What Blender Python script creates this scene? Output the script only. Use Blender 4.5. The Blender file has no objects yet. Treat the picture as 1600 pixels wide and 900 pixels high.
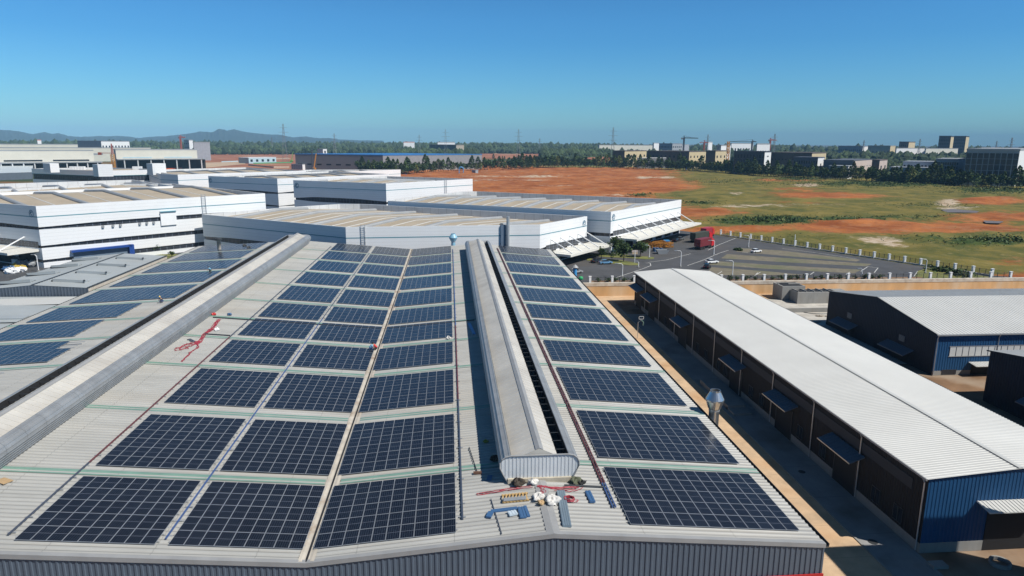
import bpy, math, random
import numpy as np
from mathutils import Vector, Matrix
R = math.radians
rnd = random.Random(7)
scene = bpy.context.scene
C = scene.collection

# ------------------------------------------------------------ camera (drone, 42 m up)
F, PX, PY = 1067.0, 800.0, 450.0          # focal length and centre in photo pixels
ROLL = 0.0065
PITCH = math.atan((450 - (220.5 + ROLL * 100)) / F)
YAW = math.atan2(100.0, F / math.cos(PITCH))
FW = Vector((math.sin(YAW) * math.cos(PITCH), math.cos(YAW) * math.cos(PITCH), -math.sin(PITCH)))
r0 = Vector((math.cos(YAW), -math.sin(YAW), 0)); u0 = r0.cross(FW)
RT = r0 * math.cos(ROLL) + u0 * math.sin(ROLL)
UP = u0 * math.cos(ROLL) - r0 * math.sin(ROLL)
CAM = Vector((0, 0, 42))
cd = bpy.data.cameras.new('camera'); cam = bpy.data.objects.new('camera', cd); C.objects.link(cam)
m = Matrix((RT, UP, -FW)).transposed().to_4x4(); m.translation = CAM
cam.matrix_world = m
cd.sensor_width = 36; cd.lens = 36 * F / 1600; cd.clip_start = 0.5; cd.clip_end = 40000
scene.camera = cam

# ------------------------------------------------------------ light
EL, AZ = R(50), R(32)                      # sun height; degrees it stands behind the +X axis
SUN = Vector((math.cos(EL) * math.cos(AZ), -math.cos(EL) * math.sin(AZ), math.sin(EL)))
w = bpy.data.worlds.new('World'); scene.world = w; w.use_nodes = True
nt = w.node_tree; bg = nt.nodes['Background']
sky = nt.nodes.new('ShaderNodeTexSky'); sky.sky_type = 'NISHITA'; sky.sun_disc = False
sky.sun_elevation = EL; sky.sun_rotation = math.atan2(SUN.x, SUN.y)
sky.altitude = 50; sky.air_density = 1.0; sky.dust_density = 0.4; sky.ozone_density = 4.0
hs = nt.nodes.new('ShaderNodeMix'); hs.data_type = 'RGBA'; hs.blend_type = 'MULTIPLY'; hs.inputs[0].default_value = 1; 
tcw = nt.nodes.new('ShaderNodeTexCoord'); sxw = nt.nodes.new('ShaderNodeSeparateXYZ'); nt.links.new(tcw.outputs['Generated'], sxw.inputs[0])
mrw = nt.nodes.new('ShaderNodeMapRange'); mrw.inputs[1].default_value = 0.16; mrw.inputs[2].default_value = 0.65; nt.links.new(sxw.outputs['Z'], mrw.inputs[0])
mxw = nt.nodes.new('ShaderNodeMix'); mxw.data_type = 'RGBA'; mxw.inputs[6].default_value = (0.38, 0.98, 1.42, 1); mxw.inputs[7].default_value = (0.20, 0.38, 0.46, 1)   # deep blue overhead, paler near the horizon
nt.links.new(mrw.outputs[0], mxw.inputs[0])
mr2 = nt.nodes.new('ShaderNodeMapRange'); mr2.inputs[1].default_value = 0.0; mr2.inputs[2].default_value = 0.13; nt.links.new(sxw.outputs['Z'], mr2.inputs[0])
mx2 = nt.nodes.new('ShaderNodeMix'); mx2.data_type = 'RGBA'; mx2.inputs[6].default_value = (0.66, 1.22, 1.50, 1); nt.links.new(mr2.outputs[0], mx2.inputs[0]); nt.links.new(mxw.outputs[2], mx2.inputs[7])
nt.links.new(mx2.outputs[2], hs.inputs[7])
nt.links.new(sky.outputs[0], hs.inputs[6]); nt.links.new(hs.outputs[2], bg.inputs[0]); bg.inputs[1].default_value = 0.074
sd = bpy.data.lights.new('sun', 'SUN'); sd.energy = 5.0; sd.angle = R(0.5); sd.color = (1, 0.95, 0.865)
so = bpy.data.objects.new('sun', sd); C.objects.link(so)
so.rotation_euler = SUN.to_track_quat('Z', 'Y').to_euler(); so.location = SUN * 300
vs = scene.view_settings
vs.view_transform = 'Standard'; vs.look = 'None'; vs.exposure = 0.18; vs.gamma = 1; vs.use_curve_mapping = False
scene.cycles.max_bounces = 6; scene.cycles.volume_bounces = 0
scene.cycles.use_denoising = True

# ------------------------------------------------------------ helpers
def ray(x, y): return (FW * F + RT * (x - PX) - UP * (y - PY)).normalized()
def az(x, y, z):                            # where the sight line through a photo pixel meets height z
    d = ray(x, y); return CAM + d * ((z - 42) / d.z)
def ay(x, y, Y):
    d = ray(x, y); return CAM + d * (Y / d.y)
def apl(x, y, x0, z0, s):                   # ... meets a roof plane z = z0 + s (x - x0)
    d = ray(x, y); return CAM + d * ((z0 - 42 - s * x0) / (d.z - s * d.x))
def proj(p):
    v = Vector(p) - CAM; k = F / v.dot(FW); return PX + k * v.dot(RT), PY - k * v.dot(UP)

def tag(o, label=None, cat=None, group=None, kind=None):
    if label: o['label'] = label
    if cat: o['category'] = cat
    if group: o['group'] = group
    if kind: o['kind'] = kind
    return o
def thing(name, label, cat, loc=(0, 0, 0), rz=0, group=None):
    o = bpy.data.objects.new(name, None); C.objects.link(o)
    o.location = loc; o.rotation_euler = (0, 0, rz); o.empty_display_size = 0.5
    return tag(o, label, cat, group)
def copy_tree(o, parent=None):
    c = o.copy(); C.objects.link(c); c.parent = parent
    for ch in KIDS.get(o.name, []): copy_tree(ch, c)
    return c
KIDS = {}

class MB:
    def __init__(s): s.v = []; s.f = []; s.m = []; s.mi = 0
    def add(s, vs_, fs, mi=None):
        n = len(s.v); s.v += [tuple(p) for p in vs_]; s.f += [tuple(i + n for i in f) for f in fs]
        s.m += [s.mi if mi is None else mi] * len(fs); return s
    def quad(s, a, b, c, d, mi=None): return s.add([a, b, c, d], [(0, 1, 2, 3)], mi)
    def poly(s, pts, mi=None): return s.add(pts, [tuple(range(len(pts)))], mi)
    def box(s, x0, y0, z0, x1, y1, z1, mi=None):
        return s.add([(x0, y0, z0), (x1, y0, z0), (x1, y1, z0), (x0, y1, z0), (x0, y0, z1), (x1, y0, z1), (x1, y1, z1), (x0, y1, z1)],
                     [(0, 3, 2, 1), (4, 5, 6, 7), (0, 1, 5, 4), (1, 2, 6, 5), (2, 3, 7, 6), (3, 0, 4, 7)], mi)
    def obox(s, c, u, v, w_, mi=None):      # box about c with half vectors u, v, w
        c, u, v, w_ = map(Vector, (c, u, v, w_)); P = []
        for k in (-1, 1):
            for a, b in ((-1, -1), (1, -1), (1, 1), (-1, 1)): P.append(c + u * a + v * b + w_ * k)
        return s.add(P, [(0, 3, 2, 1), (4, 5, 6, 7), (0, 1, 5, 4), (1, 2, 6, 5), (2, 3, 7, 6), (3, 0, 4, 7)], mi)
    def bar(s, a, b, t=0.1, t2=None, mi=None):
        a, b = Vector(a), Vector(b); d = b - a; L = d.length; d = d / L
        ref = Vector((0, 0, 1)) if abs(d.z) < 0.9 else Vector((1, 0, 0))
        u = d.cross(ref).normalized(); v = u.cross(d)
        return s.obox((a + b) / 2, u * t / 2, d * L / 2, v * (t2 or t) / 2, mi)
    def prism(s, poly, z0, z1, mi=None, cap=True):
        n = len(poly); P = [(p[0], p[1], z0) for p in poly] + [(p[0], p[1], z1) for p in poly]
        fs = [(i, (i + 1) % n, n + (i + 1) % n, n + i) for i in range(n)]
        if cap: fs += [tuple(range(n, 2 * n)), tuple(reversed(range(n)))]
        return s.add(P, fs, mi)
    def tube(s, path, r, n=8, mi=None, cap=True):
        path = [Vector(p) for p in path]; P = []; k = len(path)
        for i, p in enumerate(path):
            d = (path[min(i + 1, k - 1)] - path[max(i - 1, 0)]).normalized()
            ref = Vector((0, 0, 1)) if abs(d.z) < 0.9 else Vector((1, 0, 0))
            u = d.cross(ref).normalized(); v = u.cross(d)
            rr = r[i] if isinstance(r, (list, tuple)) else r
            P += [p + (u * math.cos(2 * math.pi * j / n) + v * math.sin(2 * math.pi * j / n)) * rr for j in range(n)]
        fs = [(i * n + j, i * n + (j + 1) % n, (i + 1) * n + (j + 1) % n, (i + 1) * n + j) for i in range(k - 1) for j in range(n)]
        if cap: fs += [tuple(reversed(range(n))), tuple(range((k - 1) * n, k * n))]
        return s.add(P, fs, mi)
    def lathe(s, prof, c=(0, 0, 0), n=20, mi=None):
        P = [(c[0] + r * math.cos(2 * math.pi * j / n), c[1] + r * math.sin(2 * math.pi * j / n), c[2] + z) for r, z in prof for j in range(n)]
        fs = [(i * n + j, i * n + (j + 1) % n, (i + 1) * n + (j + 1) % n, (i + 1) * n + j) for i in range(len(prof) - 1) for j in range(n)]
        return s.add(P, fs, mi)
    def extrude_y(s, prof, y0, y1, mi=None, closed=False):  # section in (x,z) carried from y0 to y1
        n = len(prof); P = [(x, y0, z) for x, z in prof] + [(x, y1, z) for x, z in prof]
        fs = [(i, i + 1, n + i + 1, n + i) for i in range(n - 1)]
        if closed: fs += [(n - 1, 0, n, 2 * n - 1), tuple(reversed(range(n))), tuple(range(n, 2 * n))]
        return s.add(P, fs, mi)
    def sphere(s, c, rx, ry=None, rz=None, n=10, k=6, mi=None):
        ry = ry or rx; rz = rz or rx
        P = []
        for i in range(k + 1):
            t = math.pi * i / k
            for j in range(n): P.append((c[0] + rx * math.sin(t) * math.cos(2 * math.pi * j / n), c[1] + ry * math.sin(t) * math.sin(2 * math.pi * j / n), c[2] - rz * math.cos(t)))
        return s.add(P, [(i * n + j, i * n + (j + 1) % n, (i + 1) * n + (j + 1) % n, (i + 1) * n + j) for i in range(k) for j in range(n)], mi)
    def build(s, name, mats, parent=None, local=False, smooth=False):
        if not isinstance(mats, (list, tuple)): mats = [mats]
        V = s.v
        if parent is not None and not local:
            l = Vector((0, 0, 0)); q = parent
            while q is not None: l += q.location; q = q.parent
            V = [(p[0] - l.x, p[1] - l.y, p[2] - l.z) for p in V]
        me = bpy.data.meshes.new(name); me.from_pydata(V, [], s.f)
        for mt in mats: me.materials.append(mt)
        if len(mats) > 1: me.polygons.foreach_set('material_index', s.m)
        if smooth: me.polygons.foreach_set('use_smooth', [True] * len(s.f))
        me.update()
        o = bpy.data.objects.new(name, me); C.objects.link(o)
        if parent is not None:
            o.parent = parent; KIDS.setdefault(parent.name, []).append(o)
        return o

# ------------------------------------------------------------ materials
MATS = {}
def mat(name, col, rough=0.6, metal=0.0, var=0.12, scale=0.4, spec=0.5, lines=None, bump=0, rand=0, stretch=None, dirt=None):
    """principled colour with two octaves of noise, optional joint and rib lines, per-object variation and stains"""
    if name in MATS: return MATS[name]
    mt = bpy.data.materials.new(name); mt.use_nodes = True; MATS[name] = mt
    n = mt.node_tree.nodes; L = mt.node_tree.links; b = n['Principled BSDF']
    b.inputs['Roughness'].default_value = rough; b.inputs['Metallic'].default_value = metal
    b.inputs['Specular IOR Level'].default_value = spec
    tc = n.new('ShaderNodeTexCoord'); mp = n.new('ShaderNodeMapping'); L.new(tc.outputs['Object'], mp.inputs[0])
    if stretch: mp.inputs['Scale'].default_value = stretch
    nz = n.new('ShaderNodeTexNoise'); nz.inputs['Scale'].default_value = scale; nz.inputs['Detail'].default_value = 6
    nz.inputs['Roughness'].default_value = 0.62
    L.new(mp.outputs[0], nz.inputs['Vector'])
    cr = n.new('ShaderNodeMapRange'); cr.inputs[1].default_value = 0.3; cr.inputs[2].default_value = 0.7
    cr.inputs[3].default_value = 1 - var; cr.inputs[4].default_value = 1 + var; L.new(nz.outputs[0], cr.inputs[0])
    val = cr.outputs[0]
    def mul(a, bsock):
        k = n.new('ShaderNodeMath'); k.operation = 'MULTIPLY'; L.new(a, k.inputs[0])
        if isinstance(bsock, float): k.inputs[1].default_value = bsock
        else: L.new(bsock, k.inputs[1])
        return k.outputs[0]
    if rand:
        oi = n.new('ShaderNodeObjectInfo'); rr = n.new('ShaderNodeMapRange'); L.new(oi.outputs['Random'], rr.inputs[0])
        rr.inputs[3].default_value = 1 - rand; rr.inputs[4].default_value = 1 + rand; val = mul(val, rr.outputs[0])
    if lines:                                # (axis, spacing, width, strength) sheet joints and rib-foot lines
        sx = n.new('ShaderNodeSeparateXYZ'); L.new(tc.outputs['Object'], sx.inputs[0])
        for axis, sp, wd, st in lines:
            a = mul(sx.outputs[axis], 1.0 / sp)
            fr = n.new('ShaderNodeMath'); fr.operation = 'FRACT'; L.new(a, fr.inputs[0])
            lt = n.new('ShaderNodeMath'); lt.operation = 'LESS_THAN'; L.new(fr.outputs[0], lt.inputs[0]); lt.inputs[1].default_value = wd / sp
            q = n.new('ShaderNodeMapRange'); L.new(lt.outputs[0], q.inputs[0]); q.inputs[3].default_value = 1; q.inputs[4].default_value = 1 - st
            val = mul(val, q.outputs[0])
    mx = n.new('ShaderNodeMix'); mx.data_type = 'RGBA'; mx.blend_type = 'MULTIPLY'; mx.inputs[0].default_value = 1
    mx.inputs[6].default_value = (*col, 1); L.new(val, mx.inputs[7])
    out = mx.outputs[2]
    if dirt:                                 # (colour, scale, low, high, amount)
        dn = n.new('ShaderNodeTexNoise'); dn.inputs['Scale'].default_value = dirt[1]; dn.inputs['Detail'].default_value = 8
        L.new(mp.outputs[0], dn.inputs['Vector'])
        dr = n.new('ShaderNodeMapRange'); L.new(dn.outputs[0], dr.inputs[0]); dr.inputs[1].default_value = dirt[2]; dr.inputs[2].default_value = dirt[3]
        dr.inputs[4].default_value = dirt[4]
        d2 = n.new('ShaderNodeMix'); d2.data_type = 'RGBA'; L.new(dr.outputs[0], d2.inputs[0]); L.new(out, d2.inputs[6]); d2.inputs[7].default_value = (*dirt[0], 1)
        out = d2.outputs[2]
    L.new(out, b.inputs['Base Color'])
    if bump:
        bp = n.new('ShaderNodeBump'); bp.inputs['Strength'].default_value = bump; bp.inputs['Distance'].default_value = 0.05
        L.new(nz.outputs[0], bp.inputs['Height']); L.new(bp.outputs[0], b.inputs['Normal'])
    return mt

M_roof = mat('roof_sheet', (0.375, 0.375, 0.36), 0.45, 0.0, 0.14, 0.5, stretch=(.18, 1, 1), lines=[('X', 7.6, 0.07, 0.28), ('Y', 0.6, 0.12, 0.48)], dirt=((0.38, 0.32, 0.24), 0.12, 0.5, 0.8, 0.35))  # second line set darkens the foot of every rib
M_roofw = mat('white_roof_sheet', (0.54, 0.545, 0.53), 0.45, 0, 0.05, 0.15, dirt=((0.42, 0.42, 0.40), 0.05, 0.45, 0.75, 0.4))
M_sky = mat('skylight_sheet', (0.16, 0.27, 0.225), 0.35, 0, 0.15, 0.5)
M_greywall = mat('grey_blue_cladding', (0.085, 0.112, 0.15), 0.45, 0, 0.08, 0.3)
M_flash = mat('grey_flashing', (0.30, 0.305, 0.31), 0.5, 0.1, 0.1, 0.5)
M_vent = mat('ventilator_sheet', (0.27, 0.285, 0.30), 0.42, 0.2, 0.16, 0.5, lines=[('Y', 3.1, 0.06, 0.35)], dirt=((0.2, 0.19, 0.18), 0.2, 0.5, 0.75, 0.4))
M_ventcap = mat('ventilator_cap_sheet', (0.50, 0.485, 0.45), 0.5, 0, 0.1, 0.4, dirt=((0.24, 0.22, 0.2), 0.15, 0.45, 0.75, 0.4))
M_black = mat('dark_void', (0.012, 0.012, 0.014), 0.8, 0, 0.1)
M_dark = mat('dark_grey_metal', (0.05, 0.055, 0.06), 0.5, 0.3, 0.15)
M_rust = mat('rusty_gutter', (0.46, 0.42, 0.36), 0.7, 0.0, 0.2, 0.6, dirt=((0.22, 0.13, 0.07), 0.35, 0.52, 0.72, 0.8))
M_steel = mat('stainless_steel', (0.55, 0.57, 0.58), 0.28, 0.9, 0.08, 1.0)
M_galv = mat('galvanised_steel', (0.5, 0.52, 0.54), 0.4, 0.6, 0.12, 1.0)
M_red = mat('red_paint', (0.45, 0.02, 0.02), 0.45, 0, 0.1)
M_redcable = mat('red_cable', (0.30, 0.03, 0.05), 0.5, 0, 0.25, 0.8)
M_bluecable = mat('blue_cable', (0.05, 0.12, 0.42), 0.5, 0, 0.2, 0.4)
M_white = mat('white_paint', (0.78, 0.79, 0.8), 0.45, 0, 0.04, 0.3)
M_clad = mat('white_cladding', (0.755, 0.77, 0.785), 0.42, 0, 0.04, 0.12, lines=[('Z', 1.05, 0.09, 0.16)], dirt=((0.62, 0.64, 0.66), 0.06, 0.5, 0.8, 0.35))
M_teal = mat('teal_stripe', (0.10, 0.27, 0.33), 0.4, 0, 0.05)
M_glass = mat('dark_window_glass', (0.018, 0.022, 0.03), 0.12, 0, 0.3, 0.3)
M_beige = mat('beige_roof_membrane', (0.37, 0.315, 0.24), 0.75, 0, 0.12, 0.12, dirt=((0.36, 0.30, 0.22), 0.08, 0.5, 0.75, 0.5))
M_pipe = mat('grey_roof_vent_sheet', (0.30, 0.315, 0.33), 0.5, 0.1, 0.1, 0.2)
M_conc = mat('pale_concrete', (0.46, 0.44, 0.40), 0.85, 0, 0.2, 0.35, dirt=((0.30, 0.25, 0.2), 0.3, 0.5, 0.75, 0.5))
M_concg = mat('grey_concrete', (0.27, 0.27, 0.26), 0.85, 0, 0.22, 0.5, dirt=((0.15, 0.13, 0.11), 0.5, 0.5, 0.75, 0.6), stretch=(1, 1, 0.4))
M_asph = mat('asphalt', (0.060, 0.062, 0.068), 0.85, 0, 0.22, 0.15, dirt=((0.10, 0.085, 0.07), 0.04, 0.5, 0.72, 0.7))
M_line = mat('road_paint', (0.6, 0.6, 0.58), 0.7, 0, 0.2, 1.5)
M_paver = mat('grass_pavers', (0.16, 0.14, 0.10), 0.9, 0, 0.25, 0.6, dirt=((0.10, 0.115, 0.05), 0.12, 0.45, 0.65, 0.7))
M_grass = mat('lawn', (0.17, 0.17, 0.045), 0.9, 0, 0.35, 0.6, dirt=((0.05, 0.09, 0.02), 0.3, 0.45, 0.7, 0.7))
M_orangewall = mat('stained_retaining_wall', (0.58, 0.36, 0.17), 0.9, 0, 0.2, 0.25, stretch=(1, 1, 0.25), dirt=((0.62, 0.50, 0.36), 0.2, 0.45, 0.7, 0.8))
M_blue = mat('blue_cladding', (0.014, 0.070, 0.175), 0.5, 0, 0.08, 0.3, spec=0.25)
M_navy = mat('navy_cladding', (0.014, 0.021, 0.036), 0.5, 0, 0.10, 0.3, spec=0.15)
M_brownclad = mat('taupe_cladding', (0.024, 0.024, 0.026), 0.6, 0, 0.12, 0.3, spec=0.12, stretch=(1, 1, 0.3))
M_strip = mat('translucent_strip', (0.58, 0.60, 0.6), 0.3, 0, 0.08, 0.5)
M_bark = mat('bark', (0.09, 0.06, 0.04), 0.9, 0, 0.25, 2)
def leafmat(name, col, var=0.35, rand=0.22):
    mt = mat(name, col, 0.7, 0, var, 0.5, 0.25, rand=rand); return mt
M_leaf = leafmat('leaf_green', (0.068, 0.11, 0.030))
M_leafd = leafmat('leaf_dark', (0.036, 0.064, 0.020))
M_leafy = leafmat('leaf_olive', (0.13, 0.14, 0.038))
# ------------------------------------------------------------ the factory under the solar panels
U = 3.0                                     # level of the upper yard; the factory yard is at 0
RX, RZ = 7.8, 11.93; EX, EZ = 30.3, 9.92; VX, VZ = -11.3, 10.40; QX, QZ = -43.2, 13.22; WX, WZ = -72.6, 11.75
YF, YB = 47.8, 203.2
SLOPES = [(WX, WZ, QX, QZ), (QX, QZ, VX, VZ), (VX, VZ, RX, RZ), (RX, RZ, EX, EZ)]
def roofz(x):
    for a, za, b, zb in SLOPES:
        if x <= b: return za + (zb - za) * (x - a) / (b - a)
    return EZ
def onroof(px, py):                         # sight line through a photo pixel onto the roof
    d = ray(px, py); best = None
    for a, za, b, zb in SLOPES:
        p = apl(px, py, a, za, (zb - za) / (b - a))
        if a - 0.01 <= p.x <= b + 0.01 and 40 < p.y < 210 and (best is None or p.y < best.y): best = p
    return best
def corr_profile(y0, y1, pitch=0.6, h=0.07):
    P = []; n = int((y1 - y0) / pitch); k = (y1 - y0) / n
    for i in range(n):
        y = y0 + i * k
        P += [(y, 0), (y + 0.55 * k, 0), (y + 0.64 * k, h), (y + 0.9 * k, h)]
    return P + [(y1, 0)]
def corr_slope(mb, xa, za, xb, zb, y0, y1, dz=0.0, pitch=0.6, h=0.07):
    P = corr_profile(y0, y1, pitch, h); n = len(P)
    V = [(xa, y, za + dz + z) for y, z in P] + [(xb, y, zb + dz + z) for y, z in P]
    mb.add(V, [(i, n + i, n + i + 1, i + 1) for i in range(n - 1)])
def ribbed_wall(mb, a, b, z0, zt0, zt1, pitch=0.45, h=0.06):   # upright ribs on a wall from a to b, top sloping zt0 -> zt1
    a, b = Vector((*a, 0)), Vector((*b, 0)); d = b - a; L = d.length; d /= L; nrm = Vector((d.y, -d.x, 0))
    n = max(1, int(L / pitch)); k = L / n; P = []
    for i in range(n): P += [(i * k, 0), (i * k + .5 * k, 0), (i * k + .6 * k, h), (i * k + .9 * k, h)]
    P.append((L, 0)); N = len(P)
    V = [a + d * t + nrm * o + Vector((0, 0, z0)) for t, o in P] + [a + d * t + nrm * o + Vector((0, 0, zt0 + (zt1 - zt0) * t / L)) for t, o in P]
    mb.add(V, [(i, i + 1, N + i + 1, N + i) for i in range(N - 1)])
fac = thing('factory_building', 'long factory with corrugated pale roof carrying the rows of solar arrays', 'factory building', (0, YF, 0))
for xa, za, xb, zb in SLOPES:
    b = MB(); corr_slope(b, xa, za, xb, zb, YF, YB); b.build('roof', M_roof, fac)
BANDS = [60.4, 75.2, 90.5, 103.7, 115.2, 128.3, 143.2, 158.4, 174.1, 188.6]
for xa, za, xb, zb in SLOPES:
    for yb in BANDS:
        b = MB(); ins = 0.5 if xa == VX else 0.0
        xa2 = xa + (0.7 if xa in (VX,) else 0); xb2 = xb - (0.7 if xb == VX else 0)
        f = lambda x: za + (zb - za) * (x - xa) / (xb - xa)
        corr_slope(b, xa2, f(xa2), xb2, f(xb2), yb - 0.47, yb + 0.47, 0.045, 0.47, 0.06)
        b.build('skylight', M_sky, fac)
# walls
b = MB()
for xa, za, xb, zb in SLOPES: ribbed_wall(b, (xa, YF), (xb, YF), 0, za - 0.12, zb - 0.12)
b.build('front_wall', M_greywall, fac)
b = MB(); ribbed_wall(b, (EX, YF), (EX, YB), 0, EZ - .1, EZ - .1); b.build('side_wall', M_greywall, fac)
b = MB()
for xa, za, xb, zb in SLOPES: b.poly([(xa, YB, 0), (xa, YB, za - .1), (xb, YB, zb - .1), (xb, YB, 0)])
b.build('rear_wall', M_greywall, fac)
b = MB(); b.poly([(WX, YF, 0), (WX, YF, WZ), (WX, YB, WZ), (WX, YB, 0)]); b.build('side_wall', M_greywall, fac)
b = MB(); b.box(20.0, YF - 0.16, 6.65, EX + .05, YF - 0.075, 7.27); b.build('red_band', M_red, fac)
# edge flashing over the front gable, eave gutters, valley gutter, ridge caps
b = MB()
for xa, za, xb, zb in SLOPES:
    b.poly([(xa, YF - .14, za + .10), (xb, YF - .14, zb + .10), (xb, YF + .30, zb + .10), (xa, YF + .30, za + .10)])
    b.poly([(xa, YF - .14, za - .28), (xb, YF - .14, zb - .28), (xb, YF - .14, zb + .10), (xa, YF - .14, za + .10)])
b.build('gable_flashing', M_flash, fac)
b = MB(); b.extrude_y([(EX - .02, EZ - .02), (EX + .0, EZ - .3), (EX + .36, EZ - .3), (EX + .38, EZ - .0), (EX + .33, EZ - .0), (EX + .31, EZ - .22), (EX + .04, EZ - .22)], YF, YB, closed=True); b.build('gutter', M_dark, fac)
b = MB(); b.extrude_y([(WX - .3, WZ + .02), (WX - .3, WZ - .25), (WX + .02, WZ - .25), (WX + .02, WZ - .02)], YF, YB); b.build('gutter', M_dark, fac)
b = MB(); b.extrude_y([(VX - .62, VZ + .15), (VX - .40, VZ + .15), (VX - .2, VZ + .10), (VX + .2, VZ + .10), (VX + .40, VZ + .15), (VX + .62, VZ + .15)], YF + .02, YB - .1); g = b.build('valley_gutter', M_rust, fac)
b = MB(); b.extrude_y([(VX - .09, VZ + .105), (VX + .09, VZ + .105)], YF + .05, YB - .2); b.build('dark_channel', M_black, g)  # narrow black strip along the middle of the valley gutter
b = MB(); b.extrude_y([(RX - .55, RZ + .04), (RX, RZ + .12), (RX + .55, RZ + .04)], YF - .1, 56.6); b.build('ridge_cap', M_flash, fac)
# ridge ventilators
def ventilator(X, Z, y0, y1, open_side):
    b = MB()
    out = [(2.85, -0.2), (3.35, 0.75), (3.62, 1.35), (3.60, 1.75), (3.42, 2.1), (3.1, 2.36), (2.62, 2.46)]
    def ribbed(prof):                         # rounded deflector with shallow lengthwise ribs
        Q = []
        for (x0, z0), (x1, z1) in zip(prof, prof[1:]):
            nx, nz = (z1 - z0), -(x1 - x0); l = math.hypot(nx, nz); nx /= l; nz /= l; k = max(1, int(l / 0.3))
            for i in range(k):
                for t, o in ((0, 0), (.6, 0), (.7, .035), (.92, .035)):
                    u = (i + t) / k; Q.append((x0 + (x1 - x0) * u + nx * o, z0 + (z1 - z0) * u + nz * o))
        return Q + [prof[-1]]
    rp = ribbed(out)
    v = None
    b.extrude_y([(X + x, Z + z) for x, z in rp], y0, y1); b.extrude_y([(X - x, Z + z) for x, z in reversed(rp)], y0, y1)
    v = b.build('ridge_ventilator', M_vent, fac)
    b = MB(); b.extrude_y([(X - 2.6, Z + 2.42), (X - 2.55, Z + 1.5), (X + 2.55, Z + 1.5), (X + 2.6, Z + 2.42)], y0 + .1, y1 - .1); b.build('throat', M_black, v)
    for s in (-1, 1):
        ex, ez = (1.65, 2.2) if s == open_side else (2.5, 1.98)
        b = MB(); b.poly([(X, y0 + .2, Z + 2.98), (X + s * ex, y0 + .2, Z + ez), (X + s * ex, y1 - .2, Z + ez), (X, y1 - .2, Z + 2.98)])
        y = y0 + .2; L = math.hypot(ex, 2.85 - ez)
        while y < y1 - .3:                    # lap joints every sheet
            b.obox((X + s * ex / 2, y, Z + (2.98 + ez) / 2), (s * ex / 2, 0, -(2.98 - ez) / 2), (0, .03, 0), (0, 0, .035)); y += 0.92
        for ye in (y0 + .15, y1 - .15): b.poly([(X, ye, Z + 1.6), (X + s * ex, ye, Z + 1.6), (X + s * ex, ye, Z + ez), (X, ye, Z + 2.97)])
        b.build('cap', M_ventcap, v)
    b = MB(); b.extrude_y([(X - .36, Z + 2.90), (X, Z + 3.05), (X + .36, Z + 2.90)], y0 + .15, y1 - .15); b.build('ridge_strip', M_flash, v)
    y = y0 + 1.5; s = open_side; br = None
    while y < y1 - .5:
        if br is None:
            b = MB(); b.box(X + min(s * 1.6, s * 2.7), y - .035, Z + 2.2, X + max(s * 1.6, s * 2.7), y + .035, Z + 2.26); br = b.build('bracket', M_dark, v); yb0 = y
        else:
            c = br.copy(); C.objects.link(c); c.parent = v; c.location.y = y - yb0
        y += 1.85
    for ye, yn in ((y0, -1), (y1, 1)):
        b = MB(); prof = [(X + x, Z + z) for x, z in out] + [(X - x, Z + z) for x, z in reversed(out)]
        b.poly([(x, ye, z) for x, z in (prof if yn < 0 else reversed(prof))])
        if yn < 0:
            x = X - 3.4
            while x < X + 3.4:
                h0 = Z - .2 if abs(x - X) < 2.85 else Z - .2 + (abs(x - X) - 2.85) * 1.9
                h1 = Z + 2.4 - max(0, abs(x - X) - 2.7) * .5
                if h1 - h0 > .3: b.box(x - .05, ye - .03, h0, x + .05, ye + .01, h1)
                x += .34
        b.build('end_panel', M_greyvent, v)
    b = MB(); P = [(X + x, y0 - .06, Z + z) for x, z in out] + [(X - x, y0 - .06, Z + z) for x, z in reversed(out)]
    b.tube(P, 0.07, 6); b.build('end_trim', M_flash, v)
    b = MB(); b.box(X - 2.9, y0 - .25, Z - .34, X + 2.9, y0 + .05, Z + .28); b.build('base_curb', M_beigeflash, v)
    return v
M_greyvent = mat('ventilator_end_sheet', (0.56, 0.59, 0.62), 0.45, 0, 0.06, 0.5)
M_beigeflash = mat('weathered_curb', (0.44, 0.40, 0.32), 0.7, 0, 0.2, 0.8)
ventilator(RX, RZ, 56.6, 193.0, 1)
ventilator(QX, QZ, 56.6, 198.0, -1)

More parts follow.
